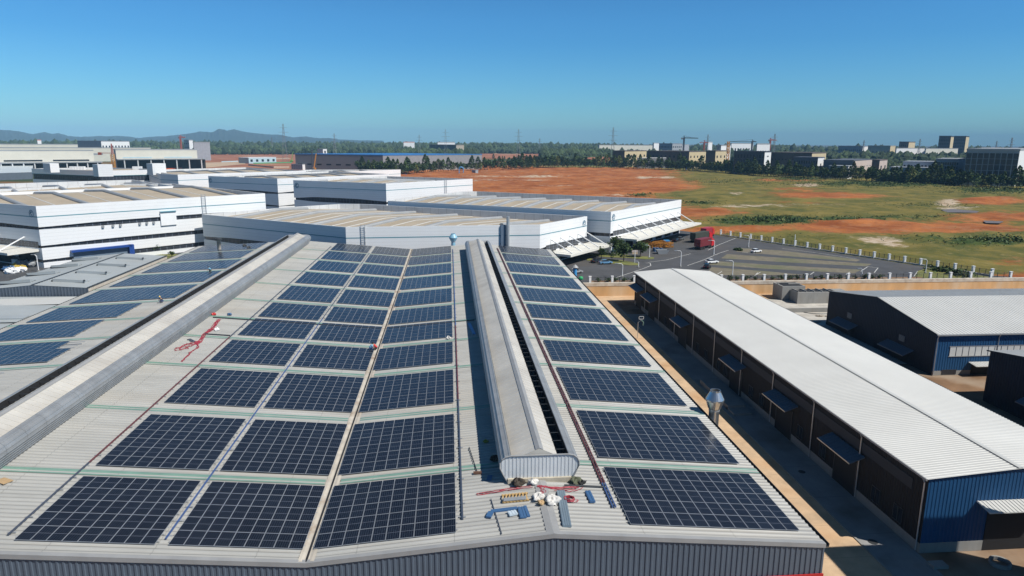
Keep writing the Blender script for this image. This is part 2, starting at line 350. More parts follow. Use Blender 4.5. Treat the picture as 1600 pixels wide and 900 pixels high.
# ------------------------------------------------------------ solar arrays
def panel_glass():
    mt = bpy.data.materials.new('solar_glass'); mt.use_nodes = True
    n = mt.node_tree.nodes; L = mt.node_tree.links; b = n['Principled BSDF']
    b.inputs['Roughness'].default_value = 0.24; b.inputs['Specular IOR Level'].default_value = 0.23
    tc = n.new('ShaderNodeTexCoord'); sx = n.new('ShaderNodeSeparateXYZ'); L.new(tc.outputs['Object'], sx.inputs[0])
    def line(sock, sp, wd, off=0.0):
        a = n.new('ShaderNodeMath'); a.operation = 'MULTIPLY_ADD'; L.new(sock, a.inputs[0]); a.inputs[1].default_value = 1 / sp; a.inputs[2].default_value = 50.5 + off
        f = n.new('ShaderNodeMath'); f.operation = 'FRACT'; L.new(a.outputs[0], f.inputs[0])
        s = n.new('ShaderNodeMath'); s.operation = 'SUBTRACT'; L.new(f.outputs[0], s.inputs[0]); s.inputs[1].default_value = 0.5
        ab = n.new('ShaderNodeMath'); ab.operation = 'ABSOLUTE'; L.new(s.outputs[0], ab.inputs[0])
        lt = n.new('ShaderNodeMath'); lt.operation = 'LESS_THAN'; L.new(ab.outputs[0], lt.inputs[0]); lt.inputs[1].default_value = wd / sp / 2
        return lt.outputs[0]
    cols = line(sx.outputs['X'], 0.18, 0.020); rows = line(sx.outputs['Y'], 0.165, 0.008, .5); mid = line(sx.outputs['Y'], 9.0, 0.035)
    oi = n.new('ShaderNodeObjectInfo')
    base = n.new('ShaderNodeMix'); base.data_type = 'RGBA'; L.new(oi.outputs['Random'], base.inputs[0])
    base.inputs[6].default_value = (0.006, 0.008, 0.014, 1); base.inputs[7].default_value = (0.009, 0.012, 0.020, 1)
    def over(src, msk, col, k):
        q = n.new('ShaderNodeMath'); q.operation = 'MULTIPLY'; L.new(msk, q.inputs[0]); q.inputs[1].default_value = k
        x = n.new('ShaderNodeMix'); x.data_type = 'RGBA'; L.new(q.outputs[0], x.inputs[0]); L.new(src, x.inputs[6]); x.inputs[7].default_value = (*col, 1); return x.outputs[2]
    c = over(base.outputs[2], rows, (0.09, 0.10, 0.13), .3); c = over(c, cols, (0.10, 0.11, 0.14), .5); c = over(c, mid, (0.20, 0.22, 0.27), .7)
    L.new(c, b.inputs['Base Color']); return mt
M_pv = panel_glass()
M_frame = mat('panel_frame', (0.30, 0.32, 0.355), 0.4, 0.2, 0.05)
PW, PL = 1.12, 2.01                          # pitch of the panels in x and y
def panel_mesh():
    b = MB(); hx, hy, e = PW / 2 - .011, PL / 2 - .012, .026; t = .04
    o = [(-hx, -hy), (hx, -hy), (hx, hy), (-hx, hy)]; i = [(-hx + e, -hy + e), (hx - e, -hy + e), (hx - e, hy - e), (-hx + e, hy - e)]
    V = [(*p, 0) for p in o] + [(*p, t) for p in o] + [(*p, t) for p in i]
    b.add(V, [(k, (k + 1) % 4, 4 + (k + 1) % 4, 4 + k) for k in range(4)] + [(4 + k, 4 + (k + 1) % 4, 8 + (k + 1) % 4, 8 + k) for k in range(4)] + [(3, 2, 1, 0)], 0)
    b.add([(*p, t - .004) for p in i], [(0, 1, 2, 3)], 1)
    me = bpy.data.meshes.new('solar_panel'); me.from_pydata(b.v, [], b.f); me.materials.append(M_frame); me.materials.append(M_pv)
    me.polygons.foreach_set('material_index', b.m); return me
PANEL = panel_mesh()
ORD = ['frontmost', 'second', 'third', 'fourth', 'fifth', 'sixth', 'seventh', 'eighth', 'ninth', 'tenth', 'eleventh']
YB_ = [(49.35, 5), (61.55, 6), (77.1, 6), (92.35, 5), (105.2, 5), (116.8, 5), (130.1, 6), (145.3, 6), (160.6, 6), (175.7, 6), (190.1, 6)]
M_rail = mat('aluminium_rail', (0.6, 0.61, 0.62), 0.35, 0.6, 0.05)
def array(xc0, ncol, ylo, nrow, label, skip=()):
    xm = xc0 + ncol * PW / 2; s = None
    for a, za, b_, zb in SLOPES:
        if a <= xm <= b_: s = (zb - za) / (b_ - a)
    t = thing('solar_array', label, 'solar array', (xm, ylo, roofz(xm) + 0.17), 0, 'solar arrays on the factory roof')
    ang = -math.atan(s)
    for r in range(nrow):
        for c in range(ncol):
            if (r, c) in skip: continue
            o = bpy.data.objects.new('solar_panel', PANEL); C.objects.link(o); o.parent = t
            dx = (c + .5) * PW - ncol * PW / 2
            o.location = (dx, (r + .5) * PL, dx * s + rnd.uniform(-.004, .004)); o.rotation_euler = (rnd.gauss(0, .0032), ang + rnd.gauss(0, .0032), 0)
    b = MB(); hw = ncol * PW / 2
    for r in range(nrow):
        for q in (.25, .75):
            y = (r + q) * PL; b.obox((0, y, -.06), (hw + .12, 0, (hw + .12) * s), (0, .03, 0), (0, 0, .05))
    b.build('mounting_rails', M_rail, t, local=True)
    return t
COLS = [(14.35, 13, 'wide column along the eave by the lane'), (-11.02, 10, 'between valley gutter and central ventilator'),
        (-21.9, 9, 'between blue conduit and valley gutter'), (-32.95, 9, 'between left ventilator and blue conduit')]
for xc, nc, where in COLS:
    for k, (y, nr) in enumerate(YB_):
        array(xc, nc, y, nr, '%s solar array from the front, %s' % (ORD[k], where) if k else 'frontmost solar array, ' + where)
LEFT = [(None), (61.55, 6, -70.6, 14, set()), (77.1, 6, -70.6, 12, {(r, 11) for r in (5, )}), (92.35, 5, -70.6, 15, {(r, c) for r in (3, 4) for c in (13, 14)}), (105.2, 5, -70.6, 12, set()), (116.8, 5, -70.6, 13, set()),
        (130.1, 6, -70.6, 17, set()), (145.3, 6, -70.6, 17, set()), (160.6, 6, -70.6, 17, set()), (175.7, 6, -70.6, 16, set()), (190.1, 6, -70.6, 16, set())]
for k, q in enumerate(LEFT[1:]):
    y, nr, xc, nc, sk = q
    array(xc, nc, y, nr, ('%s solar array from the front on the far-left roof slope' % ORD[k]) if k else 'nearest solar array on the far-left slope beyond the long dark ventilator gap', sk)
# ------------------------------------------------------------ things lying on the factory roof
def rz_(x, d=0.0): return roofz(x) + 0.075 + d
def conduit(name, x, y0, y1, mts, label, cat, w=.16, h=.1, n=1, gap=.14):
    segs = []; t = thing(name, label, cat, (x, y0, roofz(x)))
    s = 0.0
    for i in range(n):
        xx = x + (i - (n - 1) / 2) * gap
        for (ya, yb, mt) in mts:
            b = MB(); b.box(xx - w / 2, ya, rz_(x, .03), xx + w / 2, yb, rz_(x, .03 + h)); b.build('conduit_run', mt, t)
    b = MB(); y = y0 + .5
    while y < y1: b.box(x - .3, y - .06, rz_(x, -.02), x + .3, y + .06, rz_(x, .03)); y += 2.2
    b.build('support_feet', M_galv, t)
    return t
M_bluetray = mat('blue_conduit', (0.05, 0.095, 0.24), 0.4, 0, 0.2, 0.3)
M_greytray = mat('slate_conduit', (0.07, 0.085, 0.12), 0.4, 0.2, 0.2, 0.3)
M_redtray = mat('dull_red_conduit', (0.12, 0.035, 0.04), 0.5, 0, 0.3, 0.3)
conduit('cable_conduit', -22.4, 50.2, 190, [(50.2, 118, M_bluetray), (118, 190, M_greytray)], 'long straight blue conduit running up the roof between two columns of arrays', 'conduit', .13)
conduit('cable_conduit', -33.75, 50, 196, [(50, 62, M_greytray), (62, 104, M_redtray), (104, 196, M_greytray)], 'dull red and grey conduit beside the tangled red cable', 'conduit', .14, .1)
conduit('cable_conduit', 0.72, 51.2, 196, [(51.2, 78, M_greytray), (78, 112, M_redtray), (112, 196, M_bluetray)], 'slate, red and blue conduit left of the central ventilator shadow', 'conduit', .15, .1)
conduit('cable_conduit', 13.65, 52, 197, [(52, 56.2, M_bluetray), (56.2, 197, M_redtray)], 'dark red double conduit right of the central ventilator along the wide arrays', 'conduit', .10, .12, 2, .26)
def crossrun(xa, xb, y, label):
    b = MB(); xs = [xa + (xb - xa) * i / 24 for i in range(25)]
    b.tube([(x, y, rz_(x, .12)) for x in xs], .085, 6); o = b.build('cross_conduit', M_dark); tag(o, label, 'conduit')
crossrun(-39.5, -12, 114.2, 'long dark pipe laid across the roof left of the valley gutter')
crossrun(-10.6, 4.0, 114.4, 'dark pipe laid across the roof from valley gutter into ventilator shadow')
crossrun(-37.6, -33.9, 104.6, 'short dark rod across the roof below the tangled red cable')
crossrun(9.9, 13.5, 55.45, 'thin dark pipe from the ventilator end to the red conduit')
crossrun(-49.5, -44.9 - 3, 127.0, 'short dark pipe behind the left ventilator near worker in yellow helmet')
# red cable tangles
def cable(pts, r, name, label, mt=M_redcable, jit=.0, strands=1, parent=None):
    b = MB()
    for s in range(strands):
        P = [onroof(*p) for p in pts]; Q = []
        for a, c in zip(P, P[1:]):
            for i in range(6):
                q = a.lerp(c, i / 6); q.x += rnd.gauss(0, jit); q.y += rnd.gauss(0, jit); Q.append((q.x, q.y, rz_(q.x, r)))
        q = P[-1]; Q.append((q.x, q.y, rz_(q.x, r))); b.tube(Q, r, 5)
    return tag(b.build(name, mt), label, 'cable')
b = MB()
def strands(b, pts, r, n, jit):
    for s in range(n):
        P = [onroof(*p) for p in pts]; Q = []; ox, oy = rnd.gauss(0, jit), rnd.gauss(0, jit)
        for i, (a, c) in enumerate(zip(P, P[1:])):
            for j in range(5):
                q = a.lerp(c, j / 5); x = q.x + ox + rnd.gauss(0, jit * .4); y = q.y + oy + rnd.gauss(0, jit * .4); Q.append((x, y, rz_(x, r)))
        b.tube(Q, r, 5)
strands(b, [(341, 500), (330, 515), (318, 524), (311, 535), (302, 540)], .05, 6, .14)
strands(b, [(310, 536), (296, 540), (284, 545), (277, 549)], .035, 6, .45)
strands(b, [(310, 536), (311, 544), (300, 552), (290, 562), (284, 568)], .04, 3, .15)
tag(b.build('cable_bundle', M_redcable), 'tangled dark red cable bundle spread out beside the left ventilator', 'cable')
b = MB()
strands(b, [(746, 775), (770, 771), (800, 766), (838, 762)], .03, 4, .10)
strands(b, [(838, 762), (860, 764), (880, 764), (908, 761)], .04, 4, .12)
strands(b, [(846, 760), (852, 770), (836, 776), (850, 772)], .035, 4, .15)
strands(b, [(906, 762), (896, 767), (880, 768), (858, 766)], .03, 2, .1)
tag(b.build('cable_bundle', M_redcable), 'bright red cables strung across in front of the ventilator end panel', 'cable')
b = MB(); c = onroof(889, 783); c.z = rz_(c.x)
for k in range(9):
    P = [(c.x + (.42 + .05 * rnd.random()) * math.cos(t) + rnd.gauss(0, .03), c.y + (.36) * math.sin(t) + rnd.gauss(0, .03), c.z + .05 + .025 * k) for t in np.linspace(0, 6.28, 14)]
    b.tube(P, .035, 5, cap=False)
strands(b, [(892, 783), (897, 786), (905, 782)], .02, 3, .1)
tag(b.build('cable_coil', M_redcable), 'small red cable coil lying right of the grey planks', 'cable')
# timber ladder frame, blue boards, bags, planks, broom
M_wood = mat('pale_timber', (0.50, 0.33, 0.14), 0.7, 0, 0.2, 2)
M_bluepl = mat('blue_plastic', (0.05, 0.12, 0.25), 0.4, 0, 0.1, 1)
M_bag = mat('white_woven_bag', (0.58, 0.57, 0.55), 0.85, 0, 0.25, 3, bump=.8)
M_card = mat('cardboard', (0.42, 0.29, 0.16), 0.85, 0, 0.15, 1)
def frame_at(px, py):
    p = onroof(px, py); p.z = rz_(p.x); return p
def slab(name, label, cat, pa, pb, width, thick, mt, lift=0.0, ribs=0):
    a, c = frame_at(*pa), frame_at(*pb); d = (c - a).normalized(); n = Vector((0, 0, 1)); side = d.cross(n).normalized()
    up = side.cross(d)
    if up.z < 0: up = -up
    b = MB(); b.obox((a + c) / 2 + up * (thick / 2 + lift), side * width / 2, (c - a) / 2, up * thick / 2)
    for i in range(ribs):
        o = side * width * ((i + .5) / ribs - .5); b.obox((a + c) / 2 + up * (thick + lift + .012) + o, side * width / ribs * .25, (c - a) / 2, up * .012)
    return tag(b.build(name, mt), label, cat)
p0, p1 = frame_at(785, 788), frame_at(827, 784)
t = thing('timber_frame', 'pale wooden ladder-like pallet frame by the blue boards', 'wooden frame', p0)
d = (p1 - p0); w_ = Vector((0, 1.15, 0))
b = MB(); b.bar(p0 + Vector((0, 0, .1)), p1 + Vector((0, 0, .1)), .12); b.build('side_rail', M_wood, t)
b = MB(); b.bar(p0 + w_ + Vector((0, 0, .1)), p1 + w_ + Vector((0, 0, .1)), .12); b.build('side_rail', M_wood, t)
for k in range(8):
    q = p0 + d * ((k + .4) / 8) + Vector((0, 0, .17)); b = MB(); b.bar(q - Vector((0, .1, 0)), q + w_ + Vector((0, .1, 0)), .1, .05); b.build('slat', M_wood, t)
slab('metal_sheet', 'small grey metal sheet lying in the wooden frame', 'sheet', (787, 786), (822, 783), .5, .05, M_galv, .22)
slab('blue_board', 'long blue board lying below the wooden frame', 'board', (767, 801), (808, 796), .42, .10, M_bluepl)
slab('blue_board', 'short blue block at the left end of the long blue board', 'board', (763, 811), (767, 803), .45, .16, M_bluepl)
slab('blue_board', 'blue board standing lengthwise, wider one below the wooden frame', 'board', (818, 811), (813, 795), .55, .12, M_bluepl, .0, 2)
slab('blue_board', 'narrow blue board right of the wider blue board', 'board', (826, 809), (820, 793), .26, .12, M_bluepl)
slab('plastic_tray', 'small white and blue tray between the blue boards', 'tray', (803, 807), (799, 801), .75, .12, mat('pale_blue_plastic', (.45, .53, .6), .4), 0, 3)
slab('blue_board', 'lone blue board right of the ventilator end near the red conduit', 'board', (926, 787), (918, 770), .5, .14, M_bluepl, 0, 2)
slab('blue_board', 'bright blue board lying in the shadow of the central ventilator', 'board', (741, 523), (733, 506), .5, .1, mat('bright_blue_plastic', (.03, .25, .6), .4))
slab('blue_scrap', 'small blue scrap at the corner of the ventilator shadow', 'scrap', (764, 752), (766, 744), .45, .05, M_bluepl)
slab('steel_rail', 'bundle of grey-blue ribbed planks standing lengthwise on the ridge', 'planks', (886, 825), (876, 770), .72, .16, mat('blue_grey_steel', (.22, .29, .35), .4, .3), 0, 4)
slab('steel_rail', 'single dark rail beside the bundle of ribbed planks', 'rail', (892, 825), (883, 780), .07, .08, M_dark)
slab('steel_rod', 'thin grey rod lying left of the blue boards', 'rod', (784, 836), (767, 781), .06, .06, M_greytray)
slab('cardboard_sheet', 'torn brown cardboard sheet at the foot of the left ventilator', 'cardboard', (-2, 756), (14, 750), 1.3, .05, M_card)
def bag(px, py, label, mt, r=.55):
    c = frame_at(px, py); b = MB(); n, k = 30, 18; P = []
    ph = [rnd.random() * 6.28 for _ in range(8)]
    b.sphere((0, 0, 0), 1, n=n, k=k)
    V = []
    for x, y, z in b.v:
        a = math.atan2(y, x); f = 1 + .22 * math.sin(3 * a + ph[0] + 2 * z) + .16 * math.sin(5 * a + ph[1] - 3 * z) + .1 * math.sin(9 * a + ph[2] + 6 * z) + .07 * math.sin(14 * a + ph[3] - 9 * z) + rnd.gauss(0, .05)
        V.append((c.x + x * r * f, c.y + y * r * f * .85, c.z + max(0, (z + .55)) * r * .62 * f))
    b.v = V; return tag(b.build('woven_bag', mt, smooth=True), label, 'bag')
bag(841, 781, 'upright crumpled white bag beside the timber frame on the ridge', M_bag, .5)
bag(862, 787, 'wide crumpled white bag next to the ribbed planks', M_bag, .62)
bag(846, 789, 'small tan cloth lump leaning on the white bags', M_card, .32)
bag(833, 757, 'small crumpled white bag against the base of the ventilator end', M_bag, .4)
bag(810, 759, 'heap of dark brown rags in front of the ventilator end', mat('dark_rags', (.05, .04, .03), .9), .55)
bag(908, 757, 'dark cloth heap right of the ventilator end panel', mat('black_rags', (.02, .02, .02), .9), .35)
bag(898, 756, 'grey-green cloth lying against the ventilator corner', mat('green_rags', (.10, .11, .07), .9), .5)
bag(773, 720, 'brown rag heap inside the ventilator shadow near its front', mat('dark_rags', (.05, .04, .03), .9), .4)
bag(759, 692, 'yellow-green bag inside the ventilator shadow', mat('lime_bag', (.25, .26, .04), .8), .25)
bag(752, 494, 'black bag in the ventilator shadow far up the roof', M_black, .45)
bag(701, 530, 'pale round bag beside the conduit between arrays', M_bag, .35)
bag(339, 517, 'white round bucket lying near the short dark rod', M_white, .35)
bag(334, 493, 'red lump at the upper end of the tangled cable', M_red, .35)
bag(359, 493, 'small blue and white bundle beyond the tangled red cable', M_bluepl, .32)
t = thing('broom', 'long-handled broom lying on the roof left of the ventilator shadow', 'broom', frame_at(746, 741))
a, c = frame_at(746, 741), frame_at(733, 701); up = Vector((0, 0, .08))
b = MB(); b.tube([a + up, c + up], .045, 6); b.build('handle', M_dark, t)
b = MB(); b.obox(a + up, (.38, 0, 0), (0, .12, 0), (0, 0, .1)); b.build('broom_head', mat('brown_bristle', (.12, .06, .04), .9), t)
for px, py, lab in ((382, 385, 'grey lump of scrap at the far foot of the left ventilator'), (389, 388, 'small dark scrap by the far end of the left ventilator')):
    bag(px, py, lab, M_dark, .5)
slab('plank', 'dull green-grey plank near the tangled red cable', 'plank', (295, 531), (303, 535), .5, .08, M_greytray)

# exhaust stacks
def stack(name, label, x, y, z0, z1, r, mt, ring=True, flare=1.75):
    t = thing(name, label, 'exhaust stack', (x, y, z0))
    b = MB(); b.lathe([(r, 0), (r, z1 - z0 - 1.9 * r * 2)], (x, y, z0), 24); b.build('pipe', mt, t, smooth=True)
    h = z1 - z0 - 3.8 * r
    b = MB(); b.lathe([(r, h - .02), (r * 1.25, h + .1), (r * flare, h + 1.7 * r), (r * flare, h + 2.0 * r), (r * 1.0, h + 3.5 * r), (r * .98, h + 3.8 * r), (r * .88, h + 3.8 * r), (r * .86, h + 2.2 * r), (.01, h + 2.1 * r)], (x, y, z0), 24)
    o = b.build('flared_cap', mt, t, smooth=False)
    b = MB(); b.lathe([(r * 1.02, h - .25), (r * 1.06, h - .25), (r * 1.06, h - .1), (r * 1.02, h - .1)], (x, y, z0), 24); b.build('collar', M_galv, t)
    b = MB(); b.lathe([(0.01, 0), (r * .84, 0)], (x, y, z0 + h + 3.4 * r), 24); b.build('opening', M_black, t)
    return t
stack('exhaust_stack', 'shiny stainless steel exhaust stack with flared top beside the eave and concrete lane', 31.6, 75.3, 0, 12.9, .62, M_steel)
b = MB(); b.tube([(30.4, 75.0, 9.9), (30.9, 75.1, 9.35), (31.2, 75.2, 9.2)], .04, 5); tag(b.build('guy_wire', M_dark), 'thin dark wire tying the steel exhaust stack to the eave', 'wire')
M_ltblue = mat('light_blue_paint', (0.22, 0.42, 0.55), 0.4, 0, 0.05, 1)
M_skyblue = mat('bright_blue_paint', (0.06, 0.30, 0.62), 0.4, 0, 0.05, 1)
stack('exhaust_stack', 'pale blue exhaust stack with double-cone top at the far end of the roof', 0.9, 203.9, 8, 15.0, .62, M_ltblue, flare=2.1)
t = thing('exhaust_stack', 'bright blue exhaust stack with pointed grey cap beyond the eave', 'exhaust stack', (35.5, 190, 0))
b = MB(); b.lathe([(.55, 0), (.55, 6.6)], (35.5, 190, 0), 20); b.build('pipe', M_skyblue, t, smooth=True)
b = MB(); b.lathe([(1.0, 6.9), (.62, 7.3), (.15, 7.7), (.01, 7.75)], (35.5, 190, 0), 20); b.lathe([(1.0, 6.88), (.02, 6.95)], (35.5, 190, 0), 20); b.build('rain_cap', M_flash, t)
t = thing('exhaust_stack', 'short weathered grey exhaust stack with dark cap by the far left arrays', 'exhaust stack', (-63.5, 193, 12))
b = MB(); b.lathe([(.5, 0), (.5, 2.7), (.55, 2.7), (.55, 2.9)], (-63.5, 193, 12), 16); b.build('pipe', M_rust, t, smooth=True)
b = MB(); b.lathe([(.95, 3.0), (.95, 3.35), (.6, 3.6), (.01, 3.65)], (-63.5, 193, 12), 16); b.build('cap', M_dark, t)

# ------------------------------------------------------------ roof workers
def skin(name, joints, edges, mt, parent, sub=2):
    me = bpy.data.meshes.new(name); me.from_pydata([j[0] for j in joints], edges, []); me.materials.append(mt)
    o = bpy.data.objects.new(name, me); C.objects.link(o); o.parent = parent
    mo = o.modifiers.new('skin', 'SKIN'); mo.use_smooth_shade = True
    for i, j in enumerate(joints):
        sv = me.skin_vertices[0].data[i]; sv.radius = (j[1], j[2] if len(j) > 2 else j[1]); sv.use_root = (i == 0)
    so_ = o.modifiers.new('sub', 'SUBSURF'); so_.levels = sub; so_.render_levels = sub
    return o
M_skin = mat('skin', (.42, .25, .17), .6)
def worker(px, py, rz, label, shirt, trousers, hat=None):
    p = onroof(px, py); p.z = rz_(p.x)
    t = thing('person', label, 'person', p, rz)
    # crouching, bent forward over the work; x forward
    P = dict(pel=(-.12, 0, .42), waist=(-.02, 0, .58), chest=(.16, 0, .82), neck=(.30, 0, .98), head=(.38, 0, 1.09), top=(.42, 0, 1.2))
    body = [(P['pel'], .15), (P['waist'], .14, .12), (P['chest'], .17, .12), (P['neck'], .06), (P['head'], .095), (P['top'], .085)]
    ed = [(0, 1), (1, 2), (2, 3), (3, 4), (4, 5)]
    for s in (-1, 1):
        k = len(body); body += [((.2, s * .2, .86), .06), ((.40, s * .24, .58), .045), ((.62, s * .14, .38), .036), ((.70, s * .12, .33), .04)]
        ed += [(2, k), (k, k + 1), (k + 1, k + 2), (k + 2, k + 3)]
        k = len(body); body += [((-.08, s * .13, .40), .1), ((.34, s * .2, .46), .075), ((.10, s * .2, .12), .05), ((.12, s * .2, .05), .045), ((.28, s * .21, .04), .04)]
        ed += [(0, k), (k, k + 1), (k + 1, k + 2), (k + 2, k + 3), (k + 3, k + 4)]
    skin('body', body, ed, M_skin, t)
    S = [(P['waist'], .17, .15), (P['pel'], .165), (P['chest'], .2, .15), ((.25, 0, .93), .11)]; se = [(0, 1), (0, 2), (2, 3)]
    for s in (-1, 1):
        k = len(S); S += [((.2, s * .21, .86), .085), ((.38, s * .245, .6), .065)]; se += [(2, k), (k, k + 1)]
    skin('shirt', S, se, shirt, t)
    T = [(P['pel'], .175)]; te = []
    for s in (-1, 1):
        k = len(T); T += [((-.06, s * .13, .40), .12), ((.34, s * .2, .46), .095), ((.10, s * .2, .12), .07)]; te += [(0, k), (k, k + 1), (k + 1, k + 2)]
    skin('trousers', T, te, trousers, t)
    for s in (-1, 1):
        b = MB(); b.sphere((.2, s * .21, .05), .16, .07, .06); b.build('shoe', M_black, t, local=True, smooth=True)
    b = MB(); b.lathe([(.17, 0), (.135, .02), (.125, .08), (.07, .14), (.01, .155)], (.42, 0, 1.15), 14); b.build('hard_hat' if hat else 'hair', hat or M_black, t, local=True, smooth=True)
    return t
cm = lambda n, c: mat(n, c, .8)
c_lb, c_rd, c_nv, c_dk, c_yl, c_or = cm('light_blue_cloth', (.22, .5, .68)), cm('red_cloth', (.6, .02, .03)), cm('navy_cloth', (.03, .06, .16)), cm('dark_cloth', (.02, .022, .03)), mat('yellow_helmet', (.8, .55, .12), .4), mat('white_helmet', (.7, .72, .75), .4)
worker(579, 548, R(10), 'crouching worker in light blue shirt beside the valley gutter', c_lb, c_nv)
worker(587.5, 548, R(170), 'crouching worker in red shirt beside the valley gutter', c_rd, c_dk)
worker(253, 474, R(150), 'worker in yellow hard hat and dark clothes crouching by the far-left arrays', c_dk, c_nv, c_yl)
worker(329, 425, R(200), 'worker in pale blue shirt and dark trousers crouching on the far-left slope', c_lb, c_dk, None)
# ------------------------------------------------------------ ground: one far sheet with the sunken factory yard cut out
def inpoly(x, y, P):
    c = False; n = len(P)
    for i in range(n):
        (x1, y1), (x2, y2) = P[i], P[i - 1]
        if (y1 > y) != (y2 > y) and x < (x2 - x1) * (y - y1) / (y2 - y1) + x1: c = not c
    return c
def soil_material(name, far=False):
    mt = bpy.data.materials.new(name); mt.use_nodes = True; n = mt.node_tree.nodes; L = mt.node_tree.links; b = n['Principled BSDF']
    b.inputs['Roughness'].default_value = 0.95; b.inputs['Specular IOR Level'].default_value = 0.1
    tc = n.new('ShaderNodeTexCoord')
    def noise(sc, det=8, ro=.65):
        q = n.new('ShaderNodeTexNoise'); q.inputs['Scale'].default_value = sc; q.inputs['Detail'].default_value = det; q.inputs['Roughness'].default_value = ro
        L.new(tc.outputs['Object'], q.inputs['Vector']); return q.outputs[0]
    def rng(s, a, c, lo=0., hi=1.):
        q = n.new('ShaderNodeMapRange'); L.new(s, q.inputs[0]); q.inputs[1].default_value = a; q.inputs[2].default_value = c; q.inputs[3].default_value = lo; q.inputs[4].default_value = hi; return q.outputs[0]
    def mix(f, a, c):
        q = n.new('ShaderNodeMix'); q.data_type = 'RGBA'; L.new(f, q.inputs[0])
        for s, i in ((a, 6), (c, 7)):
            if isinstance(s, tuple): q.inputs[i].default_value = (*s, 1)
            else: L.new(s, q.inputs[i])
        return q.outputs[2]
    def madd(a, k, c):
        q = n.new('ShaderNodeMath'); q.operation = 'MULTIPLY_ADD'; L.new(a, q.inputs[0]); q.inputs[1].default_value = k
        if isinstance(c, float): q.inputs[2].default_value = c
        else: L.new(c, q.inputs[2])
        return q.outputs[0]
    soil = mix(rng(noise(.035), .38, .62), (.23, .070, .022), (.44, .165, .055))
    soil = mix(rng(noise(.3, 10, .8), .45, .62, 0., .55), soil, (.155, .05, .022))
    soil = mix(rng(noise(.11), .52, .70), soil, (.32, .165, .085))
    grass = mix(rng(noise(.05), .38, .62), (.21, .165, .045), (.085, .092, .026))
    grass = mix(rng(noise(.5, 10, .8), .47, .62, 0., .6), grass, (.075, .085, .028))
    grass = mix(rng(noise(.25), .55, .72), grass, (.24, .19, .08))
    bush = mix(rng(noise(.3), .4, .62), (.028, .055, .016), (.075, .10, .028))
    pale = mix(rng(noise(.2), .4, .6), (.36, .26, .17), (.48, .40, .31))
    if far:
        at = rng(noise(.006, 5, .5), .46, .56); col = mix(at, (.042, .066, .026), mix(rng(noise(.02), .4, .6), (.25, .10, .045), (.12, .125, .045)))
    else:
        a = n.new('ShaderNodeAttribute'); a.attribute_name = 'cover'; sp = n.new('ShaderNodeSeparateColor'); L.new(a.outputs['Color'], sp.inputs[0])
        nz = noise(.09, 12, .8)
        g = rng(madd(nz, 2.3, sp.outputs[0]), 1.30, 1.62); col = mix(g, soil, grass)
        bu = rng(madd(nz, 2.0, sp.outputs[1]), 1.28, 1.52); col = mix(bu, col, bush)
        pa = rng(madd(noise(.2, 10, .8), 2.0, sp.outputs[2]), 1.32, 1.6); col = mix(pa, col, pale)
    L.new(col, b.inputs['Base Color'])
    bp = n.new('ShaderNodeBump'); bp.inputs['Strength'].default_value = .7; bp.inputs['Distance'].default_value = .5
    L.new(noise(.5, 8, .75), bp.inputs['Height']); L.new(bp.outputs[0], b.inputs['Normal']); return mt
M_far = soil_material('distant_ground', True); M_field = soil_material('red_soil_and_grass')
HX0, HX1, HY0, HY1, HXM, HYM = -73.2, 178.0, -120.0, 183.0, 31.2, 206.0
b = MB(); zf = U - .12
for x0, y0, x1, y1 in ((-14000, -120, HX0, 16000), (HX1, -120, 14000, 16000), (HX0, HYM, HXM, 16000), (HXM, HY1, HX1, 16000), (-14000, -3000, 14000, -120)):
    b.quad((x0, y0, zf), (x1, y0, zf), (x1, y1, zf), (x0, y1, zf))
tag(b.build('ground', M_far), kind='structure')
# asphalt yard and car park of the upper level
YARD = [(31.4, 183.3), (176, 183.3), (160, 193), (137, 240), (113.5, 287), (104, 300), (60, 340), (-140, 420), (-330, 330), (-260, 200), (-140, 120), (-90, 100), (-73.4, 120), (-73.4, 206.3), (31.4, 206.3)]
b = MB(); b.poly([(x, y, U) for x, y in YARD]); tag(b.build('yard_asphalt', M_asph), kind='structure')
